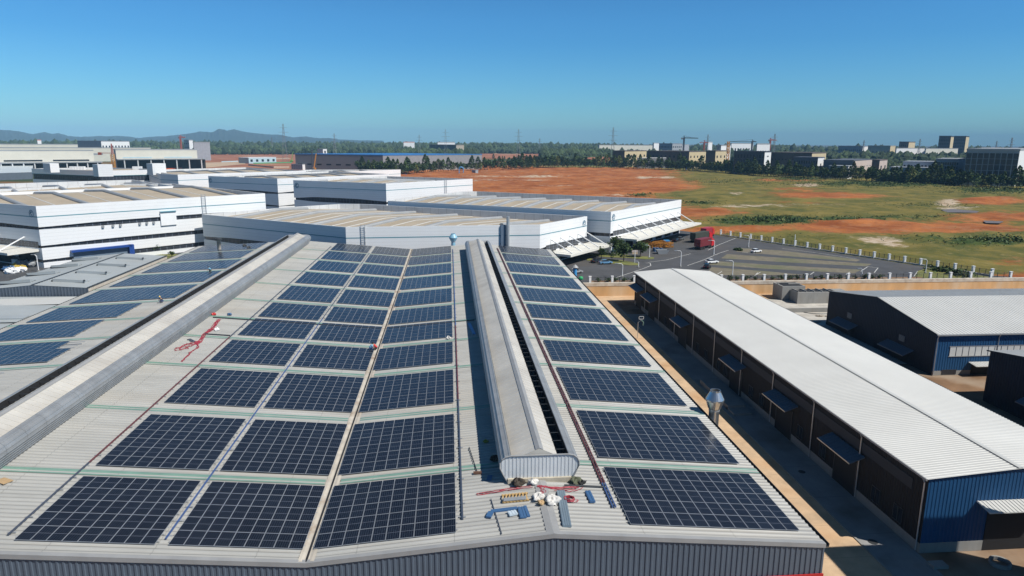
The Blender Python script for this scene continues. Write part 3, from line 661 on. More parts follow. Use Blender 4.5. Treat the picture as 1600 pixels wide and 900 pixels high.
# the open field: undulating sheet with painted cover
def field():
    x0, x1, y0, y1, st = -160, 760, 184, 1150, 4.0
    nx, ny = int((x1 - x0) / st) + 1, int((y1 - y0) / st) + 1
    xs = np.linspace(x0, x1, nx); ys = np.linspace(y0, y1, ny); Xg, Yg = np.meshgrid(xs, ys)
    rg = np.random.RandomState(3); h = np.zeros_like(Xg)
    for k in range(26):
        l = 1 / rg.uniform(9, 70); a = rg.uniform(0, 6.28); h += np.sin(2 * np.pi * l * (Xg * math.cos(a) + Yg * math.sin(a)) + rg.uniform(0, 6.28)) * min(.30, .010 / l)
    h = np.abs(h) * .55
    V = np.stack([Xg - CAM.x, Yg - CAM.y, np.full_like(Xg, U - 42)], -1); k = F / (V @ np.array(FW)); px = PX + k * (V @ np.array(RT)); py = PY - k * (V @ np.array(UP))
    g = np.clip((px - 1010) / 130, -.25, .8); g = np.where(py < 262, np.clip((px - 800) / 200, -.1, .35), g)
    bu = np.full_like(g, -.2); pa = np.full_like(g, -.12)
    def blob(cx, cy, rx, ry, A, val):
        d = ((px - cx) / rx) ** 2 + ((py - cy) / ry) ** 2; wgt = np.exp(-d * 1.1)
        A += val * wgt
    for e in ((1010, 292, 130, 9, -.5), (1270, 305, 80, 5, -.9), (1330, 307, 70, 4, -.7), (1110, 333, 70, 9, -.8), (1250, 318, 60, 4, -.5), (1420, 357, 200, 9, -1.3), (1330, 350, 60, 6, -.9), (1560, 339, 90, 8, -.95), (1545, 316, 60, 5, -1.1), (1150, 362, 90, 5, -.9),
              (1240, 296, 50, 4, -.6), (1575, 410, 40, 8, -.5), (1580, 436, 30, 10, -1.2), (1230, 282, 70, 3, -.7), (1060, 305, 60, 5, .5), (1320, 388, 200, 10, .25), (1000, 262, 200, 3, .35)): blob(*e[:4], g, e[4])
    for e in ((1215, 345, 60, 8, 1.1), (1150, 346, 50, 6, .9), (1330, 343, 70, 5, .9), (1440, 340, 70, 5, .6), (1540, 380, 80, 8, 1.1), (1440, 374, 60, 5, .5), (1380, 288, 160, 5, 1.0), (1560, 298, 80, 6, 1.0), (1250, 280, 60, 3, .8), (1090, 318, 40, 4, .8), (1000, 306, 30, 3, .8),
              (1130, 284, 60, 4, .4), (1450, 322, 80, 4, .5), (1490, 360, 50, 4, .3), (1250, 372, 80, 5, .35)): blob(*e[:4], bu, e[4])
    for e in ((1005, 278, 14, 2, 1.0), (1040, 278, 25, 2, .8), (1370, 376, 45, 6, .9), (1400, 385, 30, 5, .7), (1150, 303, 18, 3, .7), (1260, 290, 35, 3, .9), (1480, 318, 25, 6, .9), (1500, 327, 50, 4, .6), (830, 277, 30, 3, .5), (870, 276, 40, 2, .5), (800, 290, 60, 2, .35),
              (780, 268, 50, 2.5, .45), (760, 276, 60, 1.6, .6), (830, 282, 50, 1.6, .6), (880, 291, 40, 1.8, .6), (720, 284, 30, 1.6, .6), (905, 272, 60, 1.2, .4), (1135, 325, 40, 5, .5), (1200, 322, 60, 4, .55), (965, 306, 40, 3, .6), (750, 281, 40, 3, .5), (1300, 320, 60, 3, .4)): blob(*e[:4], pa, e[4])
    def away(P, pad):
        A = np.zeros_like(Xg, bool)
        for i in range(ny):
            for j in range(nx):
                if Yg[i, j] < 440: A[i, j] = inpoly(Xg[i, j], Yg[i, j], P)
        return A
    ins = away(YARD, 0)
    ridge = np.exp(-(((px - 1170) / 90) ** 2 + ((py - 361) / 4) ** 2)) * 1.6 + np.exp(-(((px - 1340) / 70) ** 2 + ((py - 349) / 3) ** 2)) * 1.2 + np.exp(-(((px - 1560) / 80) ** 2 + ((py - 313) / 2) ** 2)) * 2.5
    h = h + ridge + .06
    edge = np.minimum.reduce([Xg - x0, x1 - Xg, Yg - y0, y1 - Yg]); h = h * np.clip(edge / 30, 0, 1)
    near = ins.copy()
    for _ in range(2):
        q = near.copy(); q[1:] |= near[:-1]; q[:-1] |= near[1:]; q[:, 1:] |= near[:, :-1]; q[:, :-1] |= near[:, 1:]; near = q
    h = np.where(ins, -.09, np.where(near, .012, h)) + 0.0
    P = np.stack([Xg, Yg, U + h], -1).reshape(-1, 3)
    idx = np.arange(nx * ny).reshape(ny, nx)
    keep = ~((Xg[:-1, :-1] > HX1 - 4) & (Yg[:-1, :-1] < 170))
    Fq = np.stack([idx[:-1, :-1], idx[:-1, 1:], idx[1:, 1:], idx[1:, :-1]], -1)[keep].reshape(-1, 4)
    me = bpy.data.meshes.new('field'); me.from_pydata([tuple(p) for p in P.tolist()], [], [tuple(f) for f in Fq.tolist()])
    at = me.color_attributes.new('cover', 'FLOAT_COLOR', 'POINT')
    at.data.foreach_set('color', np.stack([g, bu, pa, np.ones_like(g)], -1).reshape(-1).astype(np.float32))
    me.polygons.foreach_set('use_smooth', [True] * len(me.polygons)); me.materials.append(M_field)
    o = bpy.data.objects.new('field', me); C.objects.link(o); tag(o, kind='structure')
    return Xg, Yg, U + h, g, bu, px, py, ins
FX, FY, FZ, FG, FB, FPX, FPY, FIN = field()
# tufts and low scrub growing in the field: nobody could count it
def scrub():
    rg = random.Random(5); b = MB(); k = 0
    dens = np.clip(FB + .15, 0, 1.2) * 1.0 + np.clip(FG, 0, 1) * .10
    ok = (~FIN) & (FPX > 700) & (FPX < 1700) & (FPY < 450) & (FPY > 255); cand = np.argwhere(ok & (dens > .12))
    for i, j in cand:
        d = dens[i, j]
        for _ in range(3):
            if rg.random() > d * .8: continue
            x = FX[i, j] + rg.uniform(-2, 2); y = FY[i, j] + rg.uniform(-2, 2); z = FZ[i, j]; s = (.35 + 1.1 * min(1, max(0, FB[i, j])) * rg.random()) * (1 if y < 420 else 1.3)
            mi = 0 if rg.random() < .55 + .3 * FB[i, j] else 1
            for q in range(5):
                a = rg.uniform(0, 6.28); c = Vector((x + rg.gauss(0, s * .6), y + rg.gauss(0, s * .6), z + s * rg.uniform(.1, .8))); u = Vector((math.cos(a), math.sin(a), rg.uniform(-.5, .5))) * s * .5; v = Vector((-math.sin(a), math.cos(a), rg.uniform(.3, 1.2))) * s * .45
                b.add([c - u - v, c + u - v * .6, c + v, c - u * .4 + v * .5], [(0, 1, 2, 3)], mi); k += 1
    return tag(b.build('scrub', [M_leafd, M_leafy]), 'low green scrub and grass tufts scattered over the red field', 'scrub', kind='stuff')
scrub()
# puddles
M_water = mat('muddy_water', (.16, .13, .11), .45, 0, .1, spec=.6)
def puddle(name, pts, label):
    P = [az(x, y, U + .35) for x, y in pts]; b = MB(); zw = max(float(FZ[min(FZ.shape[0] - 1, max(0, round((p.y - 184) / (FY[1, 0] - FY[0, 0])))), min(FZ.shape[1] - 1, max(0, round((p.x + 160) / (FX[0, 1] - FX[0, 0]))))]) for p in P) + .03; b.poly([(p.x, p.y, zw) for p in reversed(P)]); return tag(b.build(name, M_water), kind='structure')
puddle('water', [(1470, 329), (1488, 327.5), (1530, 331), (1526, 333.5), (1480, 333)], '')
puddle('water', [(1536, 346), (1568, 347.5), (1562, 350.5), (1540, 350)], '')
# ------------------------------------------------------------ sunken factory yard
b = MB(); b.quad((HX0, HY0, -.02), (HX1, HY0, -.02), (HX1, HYM, -.02), (HX0, HYM, -.02))
M_mud = mat('reddish_mud', (.20, .115, .06), .95, 0, .3, .2, dirt=((.30, .24, .18), .1, .45, .65, .8))
tag(b.build('yard_ground', M_mud), kind='structure')
M_lane = mat('tan_concrete_lane', (.52, .37, .235), .9, 0, .2, .35, lines=[('Y', 6.0, .07, .25)], dirt=((.46, .25, .11), .12, .48, .75, .8))
b = MB(); b.quad((30.4, -110, .004), (43.4, -110, .004), (43.4, 176, .004), (30.4, 176, .004)); tag(b.build('concrete_lane', M_lane), kind='structure')
M_slab = mat('grey_concrete_apron', (.27, .27, .27), .9, 0, .2, .25, lines=[('Y', 8.0, .1, .3), ('X', 3.0, .06, .15)], dirt=((.14, .12, .1), .14, .5, .72, .8))
b = MB(); b.quad((43.7, 50, .008), (48.5, 50, .008), (48.5, 162, .008), (43.7, 162, .008)); tag(b.build('apron', M_slab), kind='structure')
b = MB(); b.box(43.4, -20, -.02, 43.62, 176, .10); tag(b.build('kerb', M_concg), kind='structure')
b = MB(); b.quad((31.2, 176, .008), (178, 176, .008), (178, 182.7, .008), (31.2, 182.7, .008)); tag(b.build('wall_path', M_lane), kind='structure')
b = MB(); b.quad((70.5, 120, .012), (110, 120, .012), (110, 176, .012), (70.5, 176, .012)); tag(b.build('rear_yard', M_conc), kind='structure')
b = MB(); b.box(73, 161, 0, 96, 161.4, 1.1); tag(b.build('low_wall', M_concg), 'low grey concrete kerb wall in front of the concrete tanks', 'wall')
for px, py, r, lab in ((1213, 487, 3.2, 'ring of dark hose lying flat on the pale concrete yard'), (1276, 486, 3.6, 'large loop of dark hose nearer the dark blue building')):
    p = az(px, py, .05); b = MB(); b.tube([(p.x + r * 1.2 * math.cos(t), p.y + r * .8 * math.sin(t), .08) for t in np.linspace(.3, 5.6, 26)], .09, 5); tag(b.build('hose', M_dark), lab, 'hose')
for px, py, lab in ((1284, 494, 'curved dark hose beside the dark building wall'), (1274, 503, 'small brown debris heap on the pale concrete yard')):
    p = az(px, py, .05); b = MB()
    for i in range(14): b.obox((p.x + rnd.gauss(0, .7), p.y + rnd.gauss(0, .5), .12), (rnd.uniform(.1, .5), rnd.gauss(0, .2), 0), (0, .12, 0), (0, 0, .1))
    tag(b.build('debris', M_rust), lab.replace('curved dark hose', 'scattered dark debris'), 'debris')
# retaining wall with pale coping
t = thing('retaining_wall', 'long orange-stained retaining wall below the white-pillared fence', 'wall', (104, 183, 0))
b = MB(); b.box(31.3, 182.7, 0, 177.5, 183.3, U - .15); b.build('wall_face', M_orangewall, t)
b = MB(); b.box(31.3, 182.62, U - .15, 177.5, 183.6, U + .75); b.build('coping', mat('coping_concrete', (.52, .47, .40), .9, 0, .2, .5, dirt=((.3, .24, .18), .6, .5, .7, .7)), t)
b = MB(); b.box(177.0, 150, 0, 177.5, 182.7, U); b.build('wall_face', M_orangewall, t)
# concrete tanks
t = thing('concrete_tank', 'tall square grey concrete tank at the left end of the long one', 'tank', (93, 176, 0))
b = MB(); b.box(90, 174.5, 0, 96.5, 180, 3.9)
b.build('tank_body', M_concg, t); b = MB(); b.box(90.4, 174.9, 3.6, 96.1, 179.6, 3.905); b.build('opening', M_black, t)
b = MB()
for k in range(2): b.box(90.0 + k * 3, 177.2, 3.91, 90.35 + k * 6, 177.6, 4.15)
b.build('beam', M_concg, t)
t = thing('concrete_tank', 'long low grey concrete tank with several square top openings', 'tank', (98, 171, 0))
b = MB(); b.box(92.2, 170.2, 0, 106.5, 174.4, 3.1); tb = b.build('tank_body', M_concg, t)
for k in range(5):
    b = MB(); b.box(92.7 + k * 2.2, 170.9, 3.1, 94.4 + k * 2.2, 173.9, 3.12); b.build('opening', M_black, tb)
    b = MB(); b.box(92.5 + k * 2.2, 170.6, 3.105, 92.7 + k * 2.2, 174.2, 3.4); b.build('rim', M_concg, tb)

# ------------------------------------------------------------ fences with white pillars
def fence(label, pts, zb, ph, gap_rails, pw=.75, name='metal_fence'):
    t = thing(name, label, 'fence', (*pts[0], zb)); pr = None
    for i, (x, y) in enumerate(pts):
        if pr is None:
            b = MB(); b.box(x - pw / 2, y - pw / 2, zb - .1, x + pw / 2, y + pw / 2, zb + ph - .12); b.box(x - pw / 2 - .08, y - pw / 2 - .08, zb + ph - .12, x + pw / 2 + .08, y + pw / 2 + .08, zb + ph); pr = b.build('pillar', M_white, t); X0 = (x, y)
        else:
            c = pr.copy(); C.objects.link(c); c.parent = t; c.location = (x - X0[0], y - X0[1], 0)
    for (x0, y0), (x1, y1) in zip(pts, pts[1:]):
        b = MB(); L = math.hypot(x1 - x0, y1 - y0)
        for z in (.45, ph * .82): b.bar((x0, y0, zb + z), (x1, y1, zb + z), .05)
        n = int(L / .32)
        for k in range(1, n):
            u = k / n; x, y = x0 + (x1 - x0) * u, y0 + (y1 - y0) * u; b.box(x - .016, y - .016, zb + .3, x + .016, y + .016, zb + ph * .86)
        for u in (.34, .67):
            x, y = x0 + (x1 - x0) * u, y0 + (y1 - y0) * u; b.box(x - .05, y - .05, zb, x + .05, y + .05, zb + ph * .9)
        b.build('railing', M_dark, t)
    return t
fence('straight fence of white pillars and dark railings on the retaining wall', [(38.8 + 6.32 * k, 184.5) for k in range(21)] , U + .1, 2.25, 0, .6)
FP = [(1113, 370), (1127, 367), (1142, 370), (1157, 373), (1172, 376), (1189, 379), (1206, 381), (1223, 384), (1242, 386), (1261, 389), (1280, 391), (1300, 394), (1321, 398), (1343, 401), (1364, 404), (1388, 407), (1411, 411), (1436, 415), (1463, 419), (1490, 424), (1518, 428), (1546, 431.5)]
ln = [(az(x, y, U).x, az(x, y, U).y) for x, y in FP[2:]]
# straighten: even spacing along the fitted line
n_ = len(ln); A_, B_ = Vector((116.6, 284.5)), Vector((163.5, 189.5)); PT = []
for k in range(n_ + 1): PT.append(tuple(A_.lerp(B_, k / n_)))
fence('long slanting fence of white pillars between car park and red field', PT, U, 2.3, 0, .65)
b = MB(); d = (B_ - A_).normalized(); nn = Vector((d.y, -d.x)) * .3
b.prism([tuple(A_ + nn), tuple(A_ - nn), tuple(B_ - nn), tuple(B_ + nn)][::-1], U - .1, U + .35); tag(b.build('fence_plinth', M_conc), 'low pale concrete plinth under the slanting fence', 'plinth')
# ------------------------------------------------------------ car park markings
def sheet(name, pts, z, mt): 
    b = MB(); b.poly([(x, y, z) for x, y in pts]); return tag(b.build(name, mt), kind='structure')
def pxs(pts, z=U): return [(az(x, y, z).x, az(x, y, z).y) for x, y in pts]
for q in ([(1150, 393), (1156, 387.5), (1215, 391), (1275, 397.5), (1345, 406), (1338, 408.5), (1240, 401)], [(1127, 403.5), (1136, 397), (1240, 404), (1362, 412.5), (1354, 416), (1230, 410)], [(1108, 413.5), (1118, 408), (1200, 413.5), (1346, 421.5), (1335, 427), (1200, 420)], [(1107, 423.5), (1112, 417.5), (1200, 424), (1262, 430), (1120, 430)]):
    sheet('parking_bay', pxs(q)[::-1], U + .004, M_paver)
def line(pts, wd=.16, name='road_marking'):
    P = pxs(pts); b = MB()
    for (x0, y0), (x1, y1) in zip(P, P[1:]):
        d = Vector((x1 - x0, y1 - y0)).normalized(); n = Vector((-d.y, d.x)) * wd / 2
        b.quad((x0 - n.x, y0 - n.y, U + .008), (x1 - n.x, y1 - n.y, U + .008), (x1 + n.x, y1 + n.y, U + .008), (x0 + n.x, y0 + n.y, U + .008))
    tag(b.build(name, M_line), kind='structure')
for q in ([(962, 434), (1004, 420), (1017, 415), (1016, 411.5), (1008, 410.5)], [(1074, 415), (1100, 406), (1124, 395.5), (1138, 391)], [(1012, 410), (1042, 406), (1079, 396.5)], [(1106, 391), (1122, 383), (1152, 371)], [(1180, 430), (1188, 425.5)], [(1121, 428.5), (1128, 424)], [(1179, 431), (1184, 426)], [(1266, 429), (1272, 425)], [(1322, 429), (1328, 425)], [(1345, 424), (1356, 416.5), (1372, 418.5), (1366, 426)], [(1222, 388), (1290, 397), (1338, 404.5)], [(1160, 394), (1180, 396)], [(1428, 432), (1434, 423.5)]): line(q, .2)
# planted island and verge
def mound(name, pts, z, mt, h=.12):
    b = MB(); b.prism(pts[::-1] if False else pts, z - .05, z + h); return tag(b.build(name, mt), kind='structure')
def ccw(P):
    A = sum(P[i - 1][0] * P[i][1] - P[i][0] * P[i - 1][1] for i in range(len(P))); return P if A > 0 else P[::-1]
def z2(a, c): return (870 + a / 6.4, 310 + c / 6.4)
isl = ccw(pxs([z2(*p) for p in ((330, 555), (580, 558), (700, 568), (800, 580), (930, 585), (975, 592), (968, 606), (880, 610), (700, 596), (480, 588), (330, 572))]))
isl2 = ccw(pxs([z2(*p) for p in ((300, 600), (420, 612), (560, 612), (640, 620), (760, 640), (825, 656), (818, 668), (720, 670), (560, 655), (420, 632), (300, 622))]))
mound('lawn', isl, U, M_grass); mound('lawn', isl2, U, M_grass)
mound('lawn', ccw(pxs([(1428, 438), (1434, 424), (1450, 419), (1545, 433), (1560, 436)])), U, M_grass)
mound('verge', ccw([(39, 185.2), (139, 185.2), (139, 187.6), (39, 187.6)]), U, M_mud, .42)
# ------------------------------------------------------------ long white-roofed workshop right of the lane
LX0, LX1, LXR, LY0, LY1, LZ, LZR = 48.6, 68.6, 58.5, 60.2, 173.4, 8.55, 9.35
t = thing('workshop_building', 'long low workshop with white roof, blue gable end and dark canopied side', 'workshop', (58.6, LY0, 0)); ws = t
for xa, za, xb, zb in ((LX0 - .35, LZ - .03, LXR, LZR), (LXR, LZR, LX1 + .35, LZ - .03)):
    b = MB(); corr_slope(b, xa, za, xb, zb, LY0 - .25, LY1 + .25, 0, .46, .03); b.build('roof', M_roofw, t)
b = MB(); b.extrude_y([(LXR - .32, LZR + .055), (LXR, LZR + .09), (LXR + .32, LZR + .055)], LY0 - .2, LY1 + .2); b.build('ridge_cap', M_roofw, t)
b = MB(); b.extrude_y([(LXR - .40, LZR + .066), (LXR - .33, LZR + .07)], LY0 - .2, LY1 + .2); b.build('ridge_joint', M_dark, t)
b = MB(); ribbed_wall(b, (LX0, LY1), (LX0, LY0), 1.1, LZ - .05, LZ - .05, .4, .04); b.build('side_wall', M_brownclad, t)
b = MB(); b.box(LX0 - .05, LY0, 0, LX0 + .3, LY1, 1.1); b.build('plinth', M_concg, t)
b = MB(); b.box(LX0 - .09, LY0 + 2.2, 6.1, LX0 - .045, LY1 - 2, 7.35); b.build('window_band', mat('navy_strip_window', (.016, .022, .032), .7), t)  # even navy base colour for the strip window
b = MB(); ribbed_wall(b, (LX0, LY0), (LXR, LY0), 0, LZ - .05, LZR - .05, .4, .04); ribbed_wall(b, (LXR, LY0), (LX1, LY0), 0, LZR - .05, LZ - .05, .4, .04); b.build('gable_wall', M_blue, t)
b = MB(); b.box(LX0 - .02, LY0 - .08, 0, LX1 + .02, LY0 - .03, 1.15); b.build('plinth', M_concg, t)
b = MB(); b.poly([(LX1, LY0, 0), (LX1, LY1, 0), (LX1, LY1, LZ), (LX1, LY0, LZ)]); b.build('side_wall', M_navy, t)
b = MB(); b.poly([(LX0, LY1, 0), (LX0, LY1, LZ - .1), (LXR, LY1, LZR - .1), (LX1, LY1, LZ - .1), (LX1, LY1, 0)]); b.build('gable_wall', M_blue, t)
b = MB(); b.box(LX0 - .48, LY0 - .2, LZ - .22, LX0 - .33, LY1 + .2, LZ - .01); b.build('gutter', M_flash, t)
b = MB(); b.box(LX1 + .33, LY0 - .2, LZ - .22, LX1 + .48, LY1 + .2, LZ - .01); b.build('gutter', M_dark, t)
M_awning = mat('blue_grey_canopy', (.125, .15, .185), .45, .1, .06)  # even blue-grey base colour of the side canopies
M_doordark = mat('dark_door_opening', (.010, .010, .012), .8)
DOWN = [60.55, 71.6, 82.4, 94.2, 105.6, 117.5, 128.6, 140, 151.5, 163]
for y in DOWN:
    b = MB(); b.tube([(LX0 - .40, y, LZ - .2), (LX0 - .17, y, LZ - .7), (LX0 - .17, y, .15)], .075, 6); b.build('downpipe', M_galv, t)
for yc in (74.3, 90.2, 107.4, 134.8, 157.4, 168.8):
    w_ = 3.6 if yc < 150 else 4.2
    b = MB(); b.box(LX0 - .1, yc - 2.3, 0.02, LX0 - .045, yc + 2.3, 4.3); d_ = b.build('doorway', M_doordark, t)
    b = MB()
    prof = [(LX0 - .06, 5.75), (LX0 - 1.9, 5.05), (LX0 - 1.9, 4.93), (LX0 - .06, 5.6)]
    b.extrude_y(prof, yc - w_, yc + w_, closed=True)
    for k in range(12):
        y = yc - w_ + (k + .5) * 2 * w_ / 12; b.obox((LX0 - .98, y, 5.43), (-.92, 0, -.35), (0, .05, 0), (0, 0, .03))
    cn = b.build('canopy', M_awning, t)
    b = MB()
    b.bar((LX0 - 1.93, yc - w_, 5.0), (LX0 - 1.93, yc + w_, 5.0), .1, .14); b.build('canopy_edge', M_galv, cn)
    b = MB(); b.box(LX0 - .14, yc - 2.42, .02, LX0 - .05, yc - 2.28, 4.4); b.box(LX0 - .14, yc + 2.28, .02, LX0 - .05, yc + 2.42, 4.4); b.build('door_frame', M_dark, d_)
for yw in (64.0, 68.0, 79.5, 85.5, 97.5, 101.5, 112, 115, 121.5, 126, 142.5, 146.5):
    b = MB(); b.box(LX0 - .08, yw - .75, 1.5, LX0 - .05, yw + .75, 3.2); o = b.build('window', M_glass, t)
    b = MB()
    for z in (1.45, 3.2): b.box(LX0 - .12, yw - .8, z, LX0 - .06, yw + .8, z + .07)
    for y in (-.8, -.03, .74): b.box(LX0 - .12, yw + y, 1.45, LX0 - .06, yw + y + .06, 3.27)
    b.build('window_frame', M_dark, o)
# front canopy over the gable door
b = MB(); b.box(55.6, LY0 - .1, .01, 61.2, LY0 - .05, 4.6); b.build('doorway', M_doordark, t)
b = MB(); b.obox((58.4, LY0 - .98, 5.55), (4.2, 0, 0), (0, .93, -.16 * -1), (0, 0, .05))
for k in range(20): b.obox((54.3 + k * .43, LY0 - .98, 5.62), (.05, 0, 0), (0, .93, .16), (0, 0, .03))
cn = b.build('canopy', M_roofw, t)
# loose things in the shaded lane
b = MB(); b.obox((45.6, 106, .35), (1.5, 0, 0), (0, 6.2, 0), (0, 0, .35)); b.obox((45.6, 98.8, .18), (1.5, 0, 0), (0, 1.5, .0), (0, 0, .18))
tag(b.build('loading_ramp', M_concg), 'grey concrete loading ramp in the shaded lane beside the workshop', 'ramp')
t = thing('floodlight_pole', 'slim pale green pole with square frame lamp at the lane edge', 'lamp pole', (41.5, 141, 0))
b = MB(); b.tube([(40.6, 141, 0), (40.6, 141, 3.6), (41.3, 141, 4.1)], .07, 6); b.build('pole', M_galv, t)
b = MB(); b.box(40.7, 140.9, 4.3, 41.8, 141.0, 4.38); b.box(40.7, 140.9, 4.9, 41.8, 141.0, 4.98); b.box(40.7, 140.9, 4.3, 40.78, 141.0, 4.98); b.box(41.72, 140.9, 4.3, 41.8, 141.0, 4.98); b.build('lamp_frame', M_strip, t)
b = MB(); b.tube([(41.3, 141, 4.1), (41.8, 141, 3.6), (41.7, 141, 2.9)], .1, 6); b.build('bracket', M_sky, t)
for x, y, r, lab in ((45.4, 78.5, .45, 'round dark drain cover on the apron between doorway canopies'), (45.0, 62.5, .5, 'dark square drain cover near the workshop corner')):
    b = MB(); b.lathe([(r, 0), (r, .03), (.01, .035)], (x, y, .012), 14); tag(b.build('drain_cover', M_dark), lab, 'drain')
p = az(1465, 885, 0); b = MB(); b.box(p.x - .8, p.y - .5, 0, p.x + .8, p.y + .5, .35); tag(b.build('concrete_box', M_concg), 'low square concrete manhole box before the blue gable', 'manhole')
p = az(1562, 882, 0); b = MB(); b.lathe([(1.0, 0), (1.0, .4), (.8, .4), (.8, .02)], (p.x, p.y, 0), 18); tag(b.build('manhole_ring', M_concg), 'round concrete manhole ring before the blue gable', 'manhole')

# ------------------------------------------------------------ navy sheds with gable ends facing the workshop
def shed(label, x0, y0, y1, x1, ze, zr, win):
    t = thing('blue_shed', label, 'shed', ((x0 + x1) / 2, (y0 + y1) / 2, 0)); ym = (y0 + y1) / 2
    def slope(ya, za, yb, zb):
        b = MB(); P = corr_profile(x0 - .25, x1, .7, .06); n = len(P)
        b.add([(x, ya, za + h) for x, h in P] + [(x, yb, zb + h) for x, h in P], [(i, i + 1, n + i + 1, n + i) for i in range(n - 1)]); b.build('roof', M_roofw, t)
    slope(y0 - .4, ze, ym, zr); slope(ym, zr, y1 + .4, ze)
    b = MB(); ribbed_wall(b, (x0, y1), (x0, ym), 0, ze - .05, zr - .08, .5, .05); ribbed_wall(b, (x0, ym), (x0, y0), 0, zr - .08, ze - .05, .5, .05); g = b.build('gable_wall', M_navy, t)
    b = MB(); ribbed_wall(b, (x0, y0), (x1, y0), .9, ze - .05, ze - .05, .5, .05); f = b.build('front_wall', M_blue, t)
    b = MB(); b.box(x0, y0 - .04, 0, x1, y0 + .2, .9); b.build('plinth', M_concg, t)
    b = MB(); b.poly([(x1, y0, 0), (x1, y1, 0), (x1, y1, ze), (x1, ym, zr), (x1, y0, ze)]); b.poly([(x0, y1, 0), (x0, y1, ze), (x1, y1, ze), (x1, y1, 0)]); b.build('rear_wall', M_navy, t)
    b = MB(); b.box(x0 - .3, y0 - .6, ze - .2, x1, y0 - .4, ze + .06); b.build('gutter', M_flash, t)
    b = MB()
    for s, ya, za, yb, zb in ((0, y1 + .4, ze, ym, zr), (1, ym, zr, y0 - .4, ze)): b.bar((x0 - .3, ya, za + .02), (x0 - .3, yb, zb + .02), .12, .2)
    b.build('verge_trim', M_navy, t)
    for x in (x0 + .15, x0 + 12.2): 
        if x < x1: b = MB(); b.tube([(x, y0 - .45, ze - .15), (x, y0 - .14, ze - .7), (x, y0 - .14, .1)], .09, 6); b.build('downpipe', M_galv, t)
    for yc, zc in win:
        b = MB(); b.box(x0 - .10, yc - .85, zc - .6, x0 - .05, yc + .85, zc + .6); o = b.build('louvre', mat('louvre_grey', (.16, .19, .22), .5), t)
        b = MB()
        for k in range(5): b.box(x0 - .14, yc - .8, zc - .5 + k * .24, x0 - .1, yc + .8, zc - .4 + k * .24)
        b.build('slats', M_dark, o)
    return t
s1 = shed('navy shed with blue front wall, strip windows and grey and white roof', 88.7, 113.1, 149.6, 150, 7.95, 10.75, [(140.5, 4.45), (122.4, 4.5)])
for yc in (141.0, 122.6):
    b = MB(); b.box(88.58, yc - 2.1, 0, 88.64, yc + 2.1, 3.0); b.build('doorway', M_doordark, s1)
    b = MB(); b.extrude_y([(88.64, 1.75 + 1.4), (86.5, .75 + 1.4), (86.5, .6 + 1.4), (88.64, 1.6 + 1.4)], yc - 4.0, yc + 4.0, closed=True)
    for k in range(14): b.obox((87.57, yc - 4 + (k + .5) * 8 / 14, 2.68), (-1.07, 0, -.5), (0, .05, 0), (0, 0, .03))
    b.build('canopy', M_awning, s1)
for k in range(16):
    x = 91.6 + k * 1.27; b = MB(); b.box(x, 113.0, 3.7, x + 1.12, 113.02, 5.5); o = b.build('window', M_strip, s1)
b = MB(); b.box(91.4, 112.96, 3.6, 112.1, 112.99, 3.7); b.box(91.4, 112.96, 5.5, 112.1, 112.99, 5.62); b.build('window_trim', M_flash, s1)
b = MB(); b.box(96.3, 113.0, .01, 101.8, 113.03, 2.0); b.build('doorway', M_doordark, s1)
b = MB(); b.obox((99.2, 112.0, 2.35), (3.6, 0, 0), (0, 1.0, .12), (0, 0, .05))
for k in range(12): b.obox((95.9 + k * .6, 112.0, 2.42), (.06, 0, 0), (0, 1.0, .12), (0, 0, .03))
b.build('canopy', M_roofw, s1)
b = MB(); b.box(90.6, 112.99, -.4 + .6, 93.4, 113.03, 1.0); w1 = b.build('window', M_glass, s1)
b = MB(); b.box(90.5, 112.95, 1.0, 93.5, 113.0, 1.1); b.build('window_frame', M_dark, w1)
s2 = shed('navy shed cut off by the right picture edge, nearest of the blue sheds', 88.7, 66, 100.6, 150, 8.6, 11.4, [])
b = MB(); b.extrude_y([(88.64, 4.3), (86.5, 3.3), (86.5, 3.15), (88.64, 4.15)], 84, 92, closed=True); b.build('canopy', M_awning, s2)
b = MB(); b.box(88.58, 86, 0, 88.64, 90, 3.1); b.build('doorway', M_doordark, s2)
# tall plant building that stands out of frame to the right and throws its shade over the lane's near end
t = thing('office_tower', 'tall grey office block whose shadow falls over the near end of the lane', 'office block', (68, 45, 0))
b = MB(); b.box(56.3, 38, 0, 67.3, 51.1, 24); b.build('wall', M_greywall, t)
b = MB(); b.box(56.0, 37.7, 24, 67.5, 51.2, 24.3); b.build('roof', M_concg, t)
for z in (3, 7, 11, 15, 19):
    b = MB(); b.box(57.2, 51.1, z, 66.4, 51.16, z + 2); b.build('window', M_glass, t)
    b = MB(); b.box(56.24, 39, z, 56.3, 50, z + 2); b.build('window', M_glass, t)
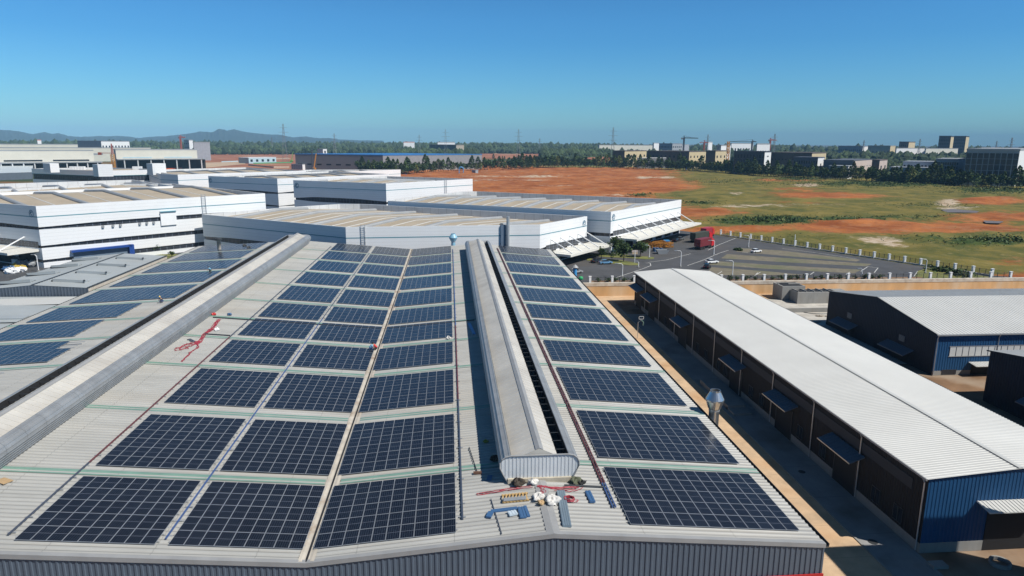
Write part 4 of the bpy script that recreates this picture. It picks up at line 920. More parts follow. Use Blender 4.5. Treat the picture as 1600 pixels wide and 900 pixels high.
# ------------------------------------------------------------ white logistics halls
def inset(poly, d):
    n = len(poly); out = []
    for i in range(n):
        p0, p1, p2 = Vector(poly[i - 1]), Vector(poly[i]), Vector(poly[(i + 1) % n])
        a, c = (p1 - p0).normalized(), (p2 - p1).normalized(); na, nc = Vector((-a.y, a.x)), Vector((-c.y, c.x))
        k = (na + nc); k = k / max(.3, k.dot(na)); out.append(tuple(p1 + k * d))
    return out
def clip(poly, P, N, sgn):
    out = []; n = len(poly)
    for i in range(n):
        a, c = Vector(poly[i - 1]), Vector(poly[i]); da, dc = (a - P).dot(N) * sgn, (c - P).dot(N) * sgn
        if da >= 0: out.append(tuple(a))
        if da * dc < 0: out.append(tuple(a.lerp(c, da / (da - dc))))
    return out
def span(poly, P, D):
    ts = []; n = len(poly); N = Vector((-D.y, D.x))
    for i in range(n):
        a, c = Vector(poly[i - 1]), Vector(poly[i]); da, dc = (a - P).dot(N), (c - P).dot(N)
        if da * dc < 0: ts.append((a.lerp(c, da / (da - dc)) - P).dot(D))
    return (min(ts), max(ts)) if len(ts) >= 2 else None
M_glassgrid = mat('gridded_window_glass', (.030, .035, .045), .2, 0, .3, .4, lines=[('X', 1.6, .14, -2.2), ('Z', .75, .07, -2.2)])
M_logo = mat('company_emblem_blue', (.05, .16, .26), .4, 0, .05)
def wallring(mb, poly, zlo, zhi, wave=0.0, out=0.0, wl=0.0):
    P = inset(poly, -out) if out else poly; n = len(P)
    for i in range(n):
        a, c = Vector(P[i]), Vector(P[(i + 1) % n]); K = 20 if (wave or wl) else 1; V = []
        for k in range(K + 1):
            u = k / K; p = a.lerp(c, u); s = math.exp(-((u - .0) / .16) ** 2) + .7 * math.exp(-((u - 1) / .2) ** 2)
            V += [(p.x, p.y, zlo - wave * s), (p.x, p.y, zhi + wl * s)]
        mb.add(V, [(2 * k, 2 * k + 2, 2 * k + 3, 2 * k + 1) for k in range(K)])
def hall(label, poly, zt, bands, ridge_dir, ridge_at=.5, step=13, wave=.5, drop=1.5, slope=.055, teal=3.2, vents=True, name='logistics_hall'):
    cx, cy = sum(p[0] for p in poly) / len(poly), sum(p[1] for p in poly) / len(poly)
    t = thing(name, label, 'warehouse', (cx, cy, U)); zs = [U] + [z for q in reversed(bands) for z in q] + [zt]
    for i in range(0, len(zs), 2):
        b = MB(); top = i + 2 >= len(zs); wallring(b, poly, zs[i], zs[i + 1], wave if i else 0, 0, 0 if top else wave * .6); b.build('cladding', M_clad, t)
    core = inset(poly, .45)
    for lo, hi in bands:
        b = MB(); b.prism(core, lo - wave - .2, hi + wave + .2, cap=False); b.build('window_band', M_glassgrid, t)
    inn = inset(poly, .6); b = MB(); n = len(poly)
    for i in range(n):
        j = (i + 1) % n; b.quad((*inn[j], zt - 3.4), (*inn[i], zt - 3.4), (*inn[i], zt), (*inn[j], zt)); b.quad((*poly[i], zt), (*poly[j], zt), (*inn[j], zt), (*inn[i], zt))
    M_par = mat('parapet_lining', (.56, .58, .6), .6, 0, .1, .3, lines=[('X', 3.2, .12, .35)]); b.build('parapet', M_par, t)
    if teal: b = MB(); wallring(b, poly, zt - teal - .28, zt - teal, 0, .03); b.build('stripe', M_teal, t)
    D = Vector((math.cos(R(ridge_dir)), math.sin(R(ridge_dir)))); N = Vector((-D.y, D.x))
    ns = [(Vector(p) - Vector((cx, cy))).dot(N) for p in poly]; off = min(ns) + (max(ns) - min(ns)) * ridge_at; Pm = Vector((cx, cy)) + N * off
    hw = (max(ns) - min(ns)) / 2; zr = zt - drop + hw * slope * .6
    zof = lambda p: zr - abs((Vector(p) - Pm).dot(N)) * slope
    for sg in (1, -1):
        q = clip(inn, Pm, N, sg)
        if len(q) > 2: b = MB(); b.poly([(x, y, zof((x, y))) for x, y in q]); b.build('roof', M_beige, t)
    if vents:
        ts = [(Vector(p) - Pm).dot(D) for p in inn]; s = min(ts) + step * .45
        while s < max(ts) - 3:
            for kind, ds, w_, h_ in (('roof_vent', 0, .8, .9), *[('skylight_strip', step * f_, .26, .12) for f_ in ((.5,) if step < 18 else (.33, .66))]):
                Q = Pm + D * (s + ds); sp = span(inset(poly, 2.2 if kind == 'roof_vent' else 1.2), Q, N)
                if not sp or sp[1] - sp[0] < 6: continue
                b = MB(); pts = sorted({sp[0], sp[1], min(max(0, sp[0]), sp[1])}); V = []
                prof = [(-w_, 0), (-w_, h_ * .5), (-w_ * .6, h_ * .92), (0, h_), (w_ * .6, h_ * .92), (w_, h_ * .5), (w_, 0)]
                for u in pts:
                    c = Q + N * u; zz = zof(c)
                    V += [(c.x + D.x * o, c.y + D.y * o, zz + z) for o, z in prof]
                m_ = len(prof); fs = [(k * m_ + i, k * m_ + i + 1, (k + 1) * m_ + i + 1, (k + 1) * m_ + i) for k in range(len(pts) - 1) for i in range(m_ - 1)]
                fs += [tuple(range(m_)), tuple(range(len(V) - m_, len(V)))]
                b.add(V, fs); b.build(kind, M_pipe if kind == 'roof_vent' else M_roofw, t)
            s += step
    return t
def face(poly, i):
    a, c = Vector(poly[i]), Vector(poly[(i + 1) % len(poly)]); d = (c - a); L = d.length; d /= L
    return a, d, L, Vector((d.y, -d.x))
def canopy(t, poly, i, u0, u1, z, depth, n, rise=5.0, doors=6):
    a, d, L, o = face(poly, i); p0, p1 = a + d * L * u0, a + d * L * u1
    b = MB(); Q = [p0 + o * .1, p1 + o * .1, p1 + o * depth, p0 + o * depth]
    b.prism([tuple(q) for q in Q][::-1], z - .35, z + .35); c = b.build('canopy', M_canopy, t)
    for k in range(n):
        q = p0.lerp(p1, (k + .5) / n); b = MB(); b.bar((*(q + o * .05), z + rise), (*(q + o * (depth - 1)), z + .3), .28); b.build('strut', M_white, c)
    for k in range(doors):
        q = p0.lerp(p1, (k + .5) / doors); w_ = (p1 - p0).length / doors * .33; e0, e1 = q - d * w_, q + d * w_
        b = MB(); b.prism([tuple(x) for x in (e0 + o * .04, e0 + o * .12, e1 + o * .12, e1 + o * .04)], U + .3, U + 4.2); b.build('dock_door', M_doordark, t)
    b = MB(); b.prism([tuple(x) for x in (p0 + o * .03, p0 + o * .06, p1 + o * .06, p1 + o * .03)], z + .8, z + 2.6); b.build('window_band', M_glassgrid, t)
M_canopy = mat('pale_canopy_sheet', (.66, .65, .60), .5, 0, .06, .3)
def emblem(t, poly, i, u, z, r=1.15):
    a, d, L, o = face(poly, i); p = a + d * L * u + o * .06; b = MB(); d3 = Vector((d.x, d.y, 0)); z3 = Vector((0, 0, 1)); c = Vector((p.x, p.y, z)); n = 24
    def rng_(r0, r1, t0, t1, off=0.0):
        V = []
        for k in range(n + 1):
            th = t0 + (t1 - t0) * k / n
            for rr in (r0, r1): V.append(c + d3 * math.cos(th) * rr + z3 * math.sin(th) * rr)
        b.add(V, [(2 * k, 2 * k + 1, 2 * k + 3, 2 * k + 2) for k in range(n)])
    rng_(r * .78, r, 0, 6.283); rng_(r * .2, r * .62, .8, 3.6); rng_(r * .2, r * .5, 4.2, 5.6)
    b.build('emblem', M_logo, t)
def ladder(t, poly, i, u, z0, z1, w_=.5, cage=True):
    a, d, L, o = face(poly, i); p = a + d * L * u + o * .2; b = MB(); d3 = Vector((d.x, d.y, 0)); c = Vector((p.x, p.y, 0))
    for s in (-1, 1): b.bar(c + d3 * s * w_ + Vector((0, 0, z0)), c + d3 * s * w_ + Vector((0, 0, z1)), .12)
    z = z0
    while z < z1: b.bar(c - d3 * w_ + Vector((0, 0, z)), c + d3 * w_ + Vector((0, 0, z)), .07); z += .6
    b.build('ladder', M_galv, t)
B1 = [(-87.0, 249.2), (-31.6, 210.3), (28.5, 214.6), (48.5, 238.7), (-29.3, 284.8), (-37, 289), (-45.5, 289.2), (-62.2, 276.3)]
h1 = hall('white hall with beige roof directly behind the factory, polygonal front and round blue emblem', B1, 16.25, [(7.2, 9.0)], -34, .42, 19)
canopy(h1, B1, 2, .12, 1.08, 6.5, 9.3, 5, 4.2, 4); emblem(h1, B1, 2, .93, 13.9); ladder(h1, B1, 1, .085, U, 17.0, .6)
a, d, L, o = face(B1, 1); q = a + d * L * .79; b = MB(); b.prism([tuple(x) for x in (q + o * .03, q + o * .5, q + d * 1.5 + o * .5, q + d * 1.5 + o * .03)], U, 16.4); b.build('shaft_panel', mat('slate_shaft', (.12, .17, .24), .5), h1)
b = MB(); q2 = q + d * 2.2 + o * .8; b.tube([(q2.x, q2.y, U), (q2.x, q2.y, 19.0)], .55, 10); b.build('flue', M_galv, h1)
B2 = [(-25.5, 287), (57.3, 239.7), (100.6, 291.1), (13.5, 341.8), (6, 340), (-20, 300)]
h2 = hall('white hall with long struts canopy beside the car park and beige roof', B2, 17.7, [(8.7, 10.2)], -30, .45, 13, wave=.3)
canopy(h2, B2, 1, .03, 1.0, 8, 9.5, 8, 4.6, 7); emblem(h2, B2, 1, .03, 15.6); b = MB(); b.tube([(57.4, 238.6, U), (57.4, 238.6, 8)], .35, 8); b.build('corner_column', M_white, h2)
CC = [(-203, 266), (-124.6, 219), (-70.5, 271), (-127, 331), (-150, 330)]
h3 = hall('white four-storey hall at the left with three dark window bands and blue-framed entrance', CC, 22.0, [(14.6, 16.0), (8.9, 10.3), (4.4, 5.9)], 44, .5, 17, wave=.45)
canopy(h3, CC, 0, .55, .985, 8.4, 9, 3, 3.8, 3); emblem(h3, CC, 0, .97, 19.6); ladder(h3, CC, 1, .68, U, 23, .7)
def patch(t, poly, i, u0, u1, z0, z1, mt, name, th=.25):
    a, d, L, o = face(poly, i); p, q = a + d * L * u0, a + d * L * u1; b = MB(); b.prism([tuple(x) for x in (p + o * .05, p + o * th, q + o * th, q + o * .05)], z0, z1); return b.build(name, mt, t)
patch(h3, CC, 1, .475, .545, 13.0, 17.6, M_white, 'access_panel', .5)
patch(h3, CC, 1, .475, .545, 17.6, 17.85, M_teal, 'panel_hood', .9)
M_bluefr = mat('entrance_blue', (.015, .06, .26), .4, 0, .05)
e_ = patch(h3, CC, 1, .10, .335, 7.0, 7.7, M_bluefr, 'entrance_frame', 1.4); patch(h3, CC, 1, .325, .345, U, 7.7, M_bluefr, 'entrance_frame', 1.4); patch(h3, CC, 1, .11, .325, U + .2, 6.9, mat('entrance_blue_grey', (.14, .19, .25), .5), 'entrance_wall', .12)  # even blue-grey panel inside the blue frame
for u in (.23, .27, .30, .38, .41, .44): patch(h3, CC, 1, u, u + .009, 13.9, 14.6, M_pipe, 'air_conditioner', .5)
DD = [(-135, 402), (-91, 376), (-37, 429), (-80, 470)]
h4 = hall('white hall with wavy dark window bands behind the polygonal hall, emblem at its left corner', DD, 22, [(13.6, 15.2), (6.8, 8.2)], 44, .5, 15, wave=.7); emblem(h4, DD, 0, .03, 19.6, 1.3)
EE = [(-78, 352.5), (-30.3, 334), (12.3, 374), (-30, 412)]
EE = [(-79.5, 361), (-30.3, 334), (12.6, 377), (-36, 404)]
h5 = hall('white hall right of the wavy-banded one, at the edge of the red field', EE, 22, [(11.6, 14.0), (5, 6.4)], -30, .5, 14, wave=.9); emblem(h5, EE, 0, .04, 19.4, 1.3); ladder(h5, EE, 1, .655, U, 22.6, .8)
C2 = [(az(-170, 312, 22).x, az(-170, 312, 22).y), (az(-60, 305, 22).x, az(-60, 305, 22).y)]
p_, q_ = az(-10, 301, 22), az(273, 290.5, 22)
dv = Vector((q_.x - p_.x, q_.y - p_.y)); nv = Vector((-dv.y, dv.x)).normalized()
CB = [(p_.x - dv.x * .25, p_.y - dv.y * .25), (q_.x, q_.y), (q_.x + nv.x * 62, q_.y + nv.y * 62), (p_.x - dv.x * .25 + nv.x * 62, p_.y - dv.y * .25 + nv.y * 62)]
hall('white hall behind the four-storey one, only its roof and upper wall showing', CB, 22, [(12, 13.5)], math.degrees(math.atan2(dv.y, dv.x)), .5, 17, wave=0)
D2 = [(-154, 394.5), (-138, 381), (-100, 415), (-60, 500), (-140, 480)]
D2 = [(-170, 425), (-157, 417), (-96, 476), (-150, 530), (-200, 482)]
hall('white hall with dark end half hidden behind the wavy-banded hall', D2, 22, [(12, 13.5)], 44, .5, 16, wave=0)
p_, q_ = az(380, 269.5, 20), az(506, 268.0, 20)
E2 = [(p_.x, p_.y), (q_.x + 12, q_.y - 6), (q_.x + 52, q_.y + 40), (p_.x + 36, p_.y + 50)]
hall('low white hall whose roof edge just shows behind the wavy-banded hall', E2, 20, [(11, 12.5)], 44, .5, 16, wave=0)
# office with glazed storeys and roof penthouses
FF = [(-285, 501), (-195, 406), (-166, 434), (-256, 529)]
FF = [(-270, 462), (-195, 406), (-160, 441), (-235, 500)]
pl, pm, pr = az(49, 263.3, 22), az(155, 266.8, 22), az(261, 264.6, 22)
FF = [(pl.x, pl.y), (pm.x, pm.y), (pr.x, pr.y), (pl.x + pr.x - pm.x, pl.y + pr.y - pm.y)]
h6 = hall('white office block with glazed storeys and white penthouses on its roof', FF, 22, [(15.0, 18.6), (9.2, 12.6)], 44, .5, 20, wave=0, vents=False, name='office_building')
def penthouse(xl, xm, xr, yt, yb, zb):
    p = az(xm, yb, zb); l, r_ = az(xl, yb - .5, zb), az(xr, yb - .4, zb); k = (p - CAM).length / F; h = (yb - yt) * k * 1.0
    d2 = (r_ - p); d1 = (l - p); b = MB(); b.prism([(p.x, p.y), (r_.x, r_.y), (r_.x + d1.x, r_.y + d1.y), (l.x, l.y)], zb - 1.5, zb + h); b.build('penthouse', M_clad, h6)
penthouse(68, 79, 93, 257.5, 266, 22.2); penthouse(146, 154, 177, 259.5, 272, 22.2); penthouse(230, 239, 260, 257.5, 269.5, 22.2)
for x in (113, 117, 121, 126, 130, 211, 215, 219): 
    p = az(x, 265.5, 21); b = MB(); b.box(p.x - 1.2, p.y - 1.2, 19, p.x + 1.2, p.y + 1.2, 23.4); b.build('roof_fan', M_white, h6)

# ------------------------------------------------------------ neighbouring grey roofs left of the factory
M_greyroof = mat('grey_roof_sheet', (.33, .36, .375), .5, 0, .08, .2, lines=[('Y', .9, .12, .12)], dirt=((.25, .25, .24), .1, .5, .75, .5))
M_tanwall = mat('tan_render', (.50, .45, .38), .85, 0, .1, .3, lines=[('Y', 4.0, .09, .35)], dirt=((.36, .30, .24), .2, .5, .75, .6))
t = thing('workshop_building', 'grey-roofed workshop with eight skylight hoods left of the factory', 'workshop', (-83, 160, 0))
nx0, nx1, ny0, ny1, zE, zR, xR = -93.5, -72.95, 142.0, 181.5, 12.55, 13.25, -83.6
for xa, za, xb, zb in ((nx0, zE - .2, xR, zR), (xR, zR, nx1, zE)):
    b = MB(); corr_slope(b, xa, za, xb, zb, ny0, ny1, 0, .9, .05); b.build('roof', M_greyroof, t)
b = MB(); b.extrude_y([(xR - .3, zR + .06), (xR, zR + .12), (xR + .3, zR + .06)], ny0, ny1); b.build('ridge_cap', M_dark, t)
b = MB(); b.poly([(nx1, ny0, 0), (nx1, ny1, 0), (nx1, ny1, zE), (nx1, ny0, zE)]); b.build('side_wall', M_tanwall, t)
b = MB(); ribbed_wall(b, (nx0, ny0), (xR, ny0), 0, zE - .25, zR - .05, .6, .06); ribbed_wall(b, (xR, ny0), (nx1, ny0), 0, zR - .05, zE - .05, .6, .06); b.build('front_wall', mat('slate_cladding', (.075, .095, .125), .5, 0, .1, .3), t)
b = MB(); b.poly([(nx0, ny0, 0), (nx0, ny0, zE - .2), (nx0, ny1, zE - .2), (nx0, ny1, 0)]); b.poly([(nx0, ny1, 0), (nx0, ny1, zE - .2), (xR, ny1, zR), (nx1, ny1, zE), (nx1, ny1, 0)]); b.build('rear_wall', M_greywall, t)
b = MB(); b.box(nx1 - .2, ny0 - .1, zE - .02, nx1 + .12, ny1, zE + .14); b.build('eave_trim', M_dark, t)
for k in range(4):
    for xa, xb in ((-92.2, -86.2), (-81.9, -75.6)):
        y = 146 + k * 9.3; zc = 13.0
        b = MB(); zA = zR - abs(xa - xR) * .07; zB = zR - abs(xb - xR) * .07
        b.add([(xa, y, zA), (xb, y, zB), (xb, y, zB + .62), (xa, y, zA + .62), (xa, y + 2.4, zA + .12), (xb, y + 2.4, zB + .12)], [(0, 1, 2, 3), (3, 2, 5, 4), (1, 5, 2), (0, 3, 4)]); o = b.build('skylight_hood', M_greyroof, t)
        b = MB(); b.box(xa, y - .05, min(zA, zB) + .02, xb, y - .01, min(zA, zB) + .16); b.build('hood_opening', M_black, o)
        for x in (xa, xb): 
            b = MB(); b.box(x - .14, y - .12, zA, x + .14, y + .12, zA + .3); b.build('bracket', M_dark, o)
t = thing('workshop_building', 'lower grey-roofed workshop with pale ridge strip beside the far-left arrays', 'workshop', (-90, 110, 0))
b = MB()
corr_slope(b, -125, 9.6, -90, 11.0, 60, 141.5, 0, .9, .05); corr_slope(b, -90, 11.0, -73.0, 10.9, 60, 141.5, 0, .9, .05); b.build('roof', M_greyroof, t)
b = MB(); b.poly([(-125, 60, 0), (-73, 60, 0), (-73, 60, 10.7), (-90, 60, 10.9), (-125, 60, 9.5)]); b.build('front_wall', M_greywall, t)
b = MB(); b.poly([(-73, 60, 0), (-73, 141.5, 0), (-73, 141.5, 10.75), (-73, 60, 10.75)]); b.build('side_wall', M_tanwall, t)
b = MB(); b.add([(-105, 134, 10.6), (-73.6, 134, 11.15), (-73.6, 138.6, 11.5), (-105, 138.6, 10.95), (-105, 141, 10.4), (-73.6, 141, 10.95)], [(0, 1, 2, 3), (3, 2, 5, 4)]); b.build('ridge_strip', M_roofw, t)
b = MB(); b.box(-97, 121.5, 10.4, -73.8, 123.4, 11.6); b.poly([(-97, 123.3, 11.62), (-97, 120.4, 11.0), (-73.8, 120.4, 11.2), (-73.8, 123.3, 11.62)]); b.build('skylight_hood', M_greyroof, t)
b = MB(); b.box(-97, 121.4, 10.4, -73.8, 121.49, 11.1); b.build('hood_opening', M_dark, t)
b = MB(); b.box(-75.2, 110.5, 11, -73.8, 111.3, 11.35); tag(b.build('pale_block', M_conc), 'pale block lying on the edge of the lower grey roof', 'block')
# left yard clutter: rubbish heap, lamp
b0 = az(16, 424, U)
for i, (x, y, lab, mt_, s) in enumerate(((14, 424, 'pale blue heap of bags beside the dark dock of the left hall', M_bluepl, 2.0), (22, 425.5, 'white bags lying in front of the yellow heap by the left hall', M_white, 2.4), (26, 421, 'yellow tarpaulin heap in the left yard', mat('yellow_tarp', (.45, .33, .05), .7), 2.4), (39, 417, 'grey white heap of packaging by the left hall', M_pipe, 3.0))):
    p = az(x, y, U); b = MB()
    for k in range(9): b.sphere((p.x + rnd.gauss(0, s * .5), p.y + rnd.gauss(0, s * .4), U + rnd.uniform(.2, s * .45)), s * rnd.uniform(.25, .5), s * rnd.uniform(.25, .5), s * .35, 7, 5)
    b.v = [(x + rnd.gauss(0, .22), y + rnd.gauss(0, .22), max(U, z + rnd.gauss(0, .15))) for x, y, z in b.v]; tag(b.build('rubbish_heap', mt_), lab, 'heap')
# ------------------------------------------------------------ buildings far behind
def column(px):                                # ground bearing of a photo column near the horizon
    d = ray(px, 240); return Vector((d.x, d.y)).normalized()
def meet(P, ang, px):
    d = Vector((math.cos(R(ang)), math.sin(R(ang)))); c = column(px); den = d.x * c.y - d.y * c.x
    return abs((-(P.x * c.y - P.y * c.x)) / den)
ROWP = [(560, 268), (760, 266), (900, 262), (1100, 268), (1200, 276), (1330, 282), (1450, 288), (1600, 297)]
def rowdist(px):
    y = float(np.interp(px, [p[0] for p in ROWP], [p[1] for p in ROWP])); p = az(px, y, U); return math.hypot(p.x, p.y)
def bgbox(label, cat, name, xl, xm, xr, ytop, ybase, ml, mr=None, al=150, ar=46, win=None, winr=None, roofmat=None, trim=None, dist=None, parapet=.0):  # on most boxes a darker left-wall colour stands in for shade
    if dist: 
        c = column(xm); P = c * (dist if dist > 900 or xm < 900 else rowdist(xm) + dist)
    else:
        p = az(xm, ybase, U); P = Vector((p.x, p.y))
    D = P.length; zt = 42 + (ay(xm, ytop, P.y).z - 42); zb = U
    L1 = meet(P, al, xl) if xl < xm - .3 else 18; L2 = meet(P, ar, xr) if xr > xm + .3 else 18
    d1 = Vector((math.cos(R(al)), math.sin(R(al)))) * L1; d2 = Vector((math.cos(R(ar)), math.sin(R(ar)))) * L2
    t = thing(name, label, cat, (P.x, P.y, zb)); mr = mr or ml
    A, B_, Cc, D_ = P + d1, P, P + d2, P + d1 + d2
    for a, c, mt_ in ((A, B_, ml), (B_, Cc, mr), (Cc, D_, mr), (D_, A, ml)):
        b = MB(); b.quad((a.x, a.y, zb), (c.x, c.y, zb), (c.x, c.y, zt), (a.x, a.y, zt)); b.build('wall', mt_, t)
    b = MB(); b.prism([tuple(v) for v in inset([tuple(A), tuple(B_), tuple(Cc), tuple(D_)], -.25)], zt, zt + max(.5, (zt - zb) * .05)); b.build('roof', roofmat or ml, t)
    def windows(a, c, spec):
        rows, cols, fw, fh, mt_ = spec[:5]; f0, f1 = spec[5] if len(spec) > 5 else (.08, .92); d = c - a; L = d.length; d /= L; o = Vector((d.y, -d.x)) * .12; hh = (zt - zb) / rows; ww = L / cols; pr = None
        for r in range(rows):
            for q in range(cols):
                z0 = zb + (zt - zb) * f0 + (zt - zb) * (f1 - f0) * (r + .5) / rows; s = (q + .5) * ww; hz = (zt - zb) * (f1 - f0) / rows * fh / 2
                if pr is None:
                    e0, e1 = a + d * (s - ww * fw / 2), a + d * (s + ww * fw / 2); b = MB(); b.prism([tuple(x) for x in (e0, e0 + o, e1 + o, e1)], z0 - hz, z0 + hz); pr = b.build('window', mt_, t); s0, zz0 = s, z0
                else:
                    w2 = pr.copy(); C.objects.link(w2); w2.parent = t; w2.location = (d.x * (s - s0), d.y * (s - s0), z0 - zz0)
    if win: windows(A, B_, win)
    if winr: windows(B_, Cc, winr)
    return t, P, d1, d2, zt
k_tan = mat('tan_render_far', (.52, .43, .27), .8, 0, .06, .1); k_shadebrown = mat('shade_brown_render', (.105, .085, .08), .8, 0, .1, .1); k_dk = mat('charcoal_render', (.05, .055, .07), .6, 0, .1, .1)  # brown puts the shade of the tan buildings' left walls into colour
k_wh = mat('white_render', (.72, .73, .74), .7, 0, .04, .1); k_gr = mat('grey_render', (.30, .32, .345), .7, 0, .06, .1); k_gl = mat('blue_black_glass', (.015, .022, .034), .15, 0, .3, .1); k_cream = mat('cream_sheet', (.62, .60, .52), .6, 0, .05, .1)  # grey render also carries the shade on white buildings' left walls
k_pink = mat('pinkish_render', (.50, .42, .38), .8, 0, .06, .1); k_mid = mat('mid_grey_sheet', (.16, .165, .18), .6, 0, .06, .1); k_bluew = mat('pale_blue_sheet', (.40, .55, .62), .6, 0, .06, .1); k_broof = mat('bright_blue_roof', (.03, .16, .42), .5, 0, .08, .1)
W = lambda r, c, fw=.5, fh=.45, m_=None, f=(.08, .92): (r, c, fw, fh, m_ or k_gl, f)
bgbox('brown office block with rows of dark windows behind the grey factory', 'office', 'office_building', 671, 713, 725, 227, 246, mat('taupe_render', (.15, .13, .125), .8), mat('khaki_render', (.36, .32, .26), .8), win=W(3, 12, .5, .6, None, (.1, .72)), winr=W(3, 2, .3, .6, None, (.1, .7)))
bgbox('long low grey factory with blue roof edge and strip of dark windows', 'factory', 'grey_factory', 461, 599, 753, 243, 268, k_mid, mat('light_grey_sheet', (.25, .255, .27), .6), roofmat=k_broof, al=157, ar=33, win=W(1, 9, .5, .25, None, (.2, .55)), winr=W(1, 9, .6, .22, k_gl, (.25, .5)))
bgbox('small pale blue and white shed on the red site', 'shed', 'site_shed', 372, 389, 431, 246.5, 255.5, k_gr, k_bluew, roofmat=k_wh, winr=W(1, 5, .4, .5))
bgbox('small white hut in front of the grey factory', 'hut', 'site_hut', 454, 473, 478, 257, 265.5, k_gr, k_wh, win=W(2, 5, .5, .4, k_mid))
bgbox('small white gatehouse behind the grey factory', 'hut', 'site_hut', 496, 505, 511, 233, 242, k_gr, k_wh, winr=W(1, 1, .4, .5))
bgbox('long low white building on the far left horizon', 'building', 'far_building', 329, 330.5, 406, 223, 231, k_gr, k_wh, win=None, winr=W(1, 14, .5, .35), ar=20)
for i, (a, c, e) in enumerate(((332, 365, 373), (374, 393, 402), (404, 433, 447))):
    bgbox(['left one of three low open-sided sheds behind the red site', 'middle one of three low open-sided sheds behind the red site', 'right one of three low open-sided sheds behind the red site'][i], 'shed', 'open_shed', a, c, e, 231, 237.5, mat('shed_grey', (.28, .28, .28), .7), k_wh, win=W(1, 6, .6, .5), winr=W(1, 2, .5, .5) if i == 2 else None)
bgbox('two-storey white building with tall windows above the left halls', 'office', 'office_building', 123, 160, 204, 221, 236, mat('slate_render', (.17, .18, .21), .7), k_wh, win=W(1, 1, .7, .22, k_gl, (.3, .7)), winr=W(1, 9, .45, .42, k_gl, (.1, .95)), dist=1950)
bgbox('long cream warehouse along the left skyline', 'warehouse', 'far_warehouse', -60, -58, 123, 225.5, 241, k_gr, k_cream, ar=25, dist=1750)
bgbox('second long cream warehouse with grey strip windows in front of the skyline one', 'warehouse', 'far_warehouse', -80, -78, 236, 231, 246, k_gr, k_cream, ar=22, dist=1450, winr=(1, 5, .4, .25, k_gr, (.3, .8)))
t, P, d1, d2, zt = bgbox('long white loading hall at the left edge with wide grey canopy', 'warehouse', 'loading_hall', -90, -88, 146, 236, 257, k_gr, k_cream, ar=30, dist=1040, winr=(1, 3, .78, .18, k_gl, (.30, .72)))
def deck(t, P, d2, z, depth, u0, u1, cols):
    d = d2.normalized(); L = d2.length; o = Vector((d.y, -d.x)); p, q = P + d * L * u0, P + d * L * u1
    b = MB(); b.prism([tuple(x) for x in (p, p + o * depth, q + o * depth, q)], z - .5, z + .6); c = b.build('canopy', M_pipe, t)
    for k in range(cols):
        x = p.lerp(q, (k + .5) / cols) + o * (depth - 1); b = MB(); b.box(x.x - .5, x.y - .5, U, x.x + .5, x.y + .5, z - .5); b.build('column', k_wh, c)
    b = MB(); b.prism([tuple(x) for x in (p + o * .1, p + o * .3, q + o * .3, q + o * .1)], U, z - .8); b.build('dock_opening', M_doordark, t)
deck(t, P, d2, U + (zt - U) * .42, 20, .02, 1.05, 14)
t, P, d1, d2, zt = bgbox('white loading hall with dark dock bays and row of white columns under its canopy', 'warehouse', 'loading_hall', 178, 181, 308, 234.5, 258, k_gr, k_cream, ar=28, dist=1020, winr=(1, 2, .7, .14, k_bluew, (.45, .8)))
deck(t, P, d2, U + (zt - U) * .54, 17, .0, 1.1, 7)
t = thing('low_hall', 'low hall with wide pale sheet roof and dark grey wall at the left edge', 'hall', az(20, 281, U)); Q = [az(x, y, 9.8) for x, y in ((-70, 272.5), (50, 269), (52, 257.3), (-70, 258))]
b = MB(); b.poly(list(Q)); b.build('roof', mat('pale_sheet_roof', (.50, .55, .57), .5, 0, .08, .02), t)
b = MB()
for i in range(4): p, q = Q[i], Q[(i + 1) % 4]; b.quad((p.x, p.y, U), (q.x, q.y, U), (q.x, q.y, 9.78), (p.x, p.y, 9.78))
b.build('wall', mat('dark_slate', (.09, .11, .14), .6), t)
# right-hand group along the road
bgbox('tan-ended block with shade-brown left wall nearest the red mound', 'building', 'factory_block', 957, 976, 1010, 236.5, 252, k_shadebrown, k_tan, winr=W(2, 5, .3, .3), dist=70)
bgbox('long block with shade-brown wall and tan end, middle of the tan-ended blocks', 'building', 'factory_block', 1011, 1077, 1103, 237.5, 253, k_shadebrown, k_tan, win=W(2, 10, .3, .3), winr=W(2, 5, .3, .3), dist=85)
bgbox('short block with shade-brown wall and tan end left of the orange mast', 'building', 'factory_block', 1103, 1118, 1135, 236.5, 254, k_shadebrown, k_tan, winr=W(2, 3, .3, .3), dist=80)
bgbox('long low white-roofed shed before the tan-ended blocks', 'shed', 'low_shed', 996, 997, 1064, 247, 256, k_gr, k_mid, ar=12, roofmat=k_wh, dist=40)
bgbox('dark gridded office with white stair end behind the blue gate', 'office', 'office_building', 1147, 1195, 1205, 238, 263, k_dk, k_wh, win=W(4, 10, .6, .7), winr=W(4, 1, .25, .3, k_mid), dist=45)
bgbox('factory with shade-brown wall and tan rooftop boxes between two dark offices', 'factory', 'factory_block', 1205, 1269, 1291, 240, 264, k_shadebrown, k_tan, win=W(1, 12, .3, .12, k_gl, (.5, .9)), winr=W(2, 4, .35, .3), dist=120)
bgbox('charcoal office with square windows and white end wall', 'office', 'office_building', 1241, 1279, 1289, 247, 266, mat('slate_office', (.10, .105, .13), .7), k_wh, win=W(3, 10, .55, .5, k_gl), winr=W(1, 1, .15, .5), dist=40)
bgbox('dark-roofed warehouse with pinkish end wall', 'warehouse', 'factory_block', 1288, 1335, 1364, 251.5, 269, mat('slate_roof_wall', (.10, .11, .13), .6), k_pink, winr=W(1, 6, .6, .1, k_mid, (.5, .8)), dist=55)
bgbox('small white office before the dark-roofed warehouse', 'office', 'office_building', 1297, 1328, 1335, 260, 269, k_gr, k_wh, win=W(2, 9, .5, .4), dist=28)
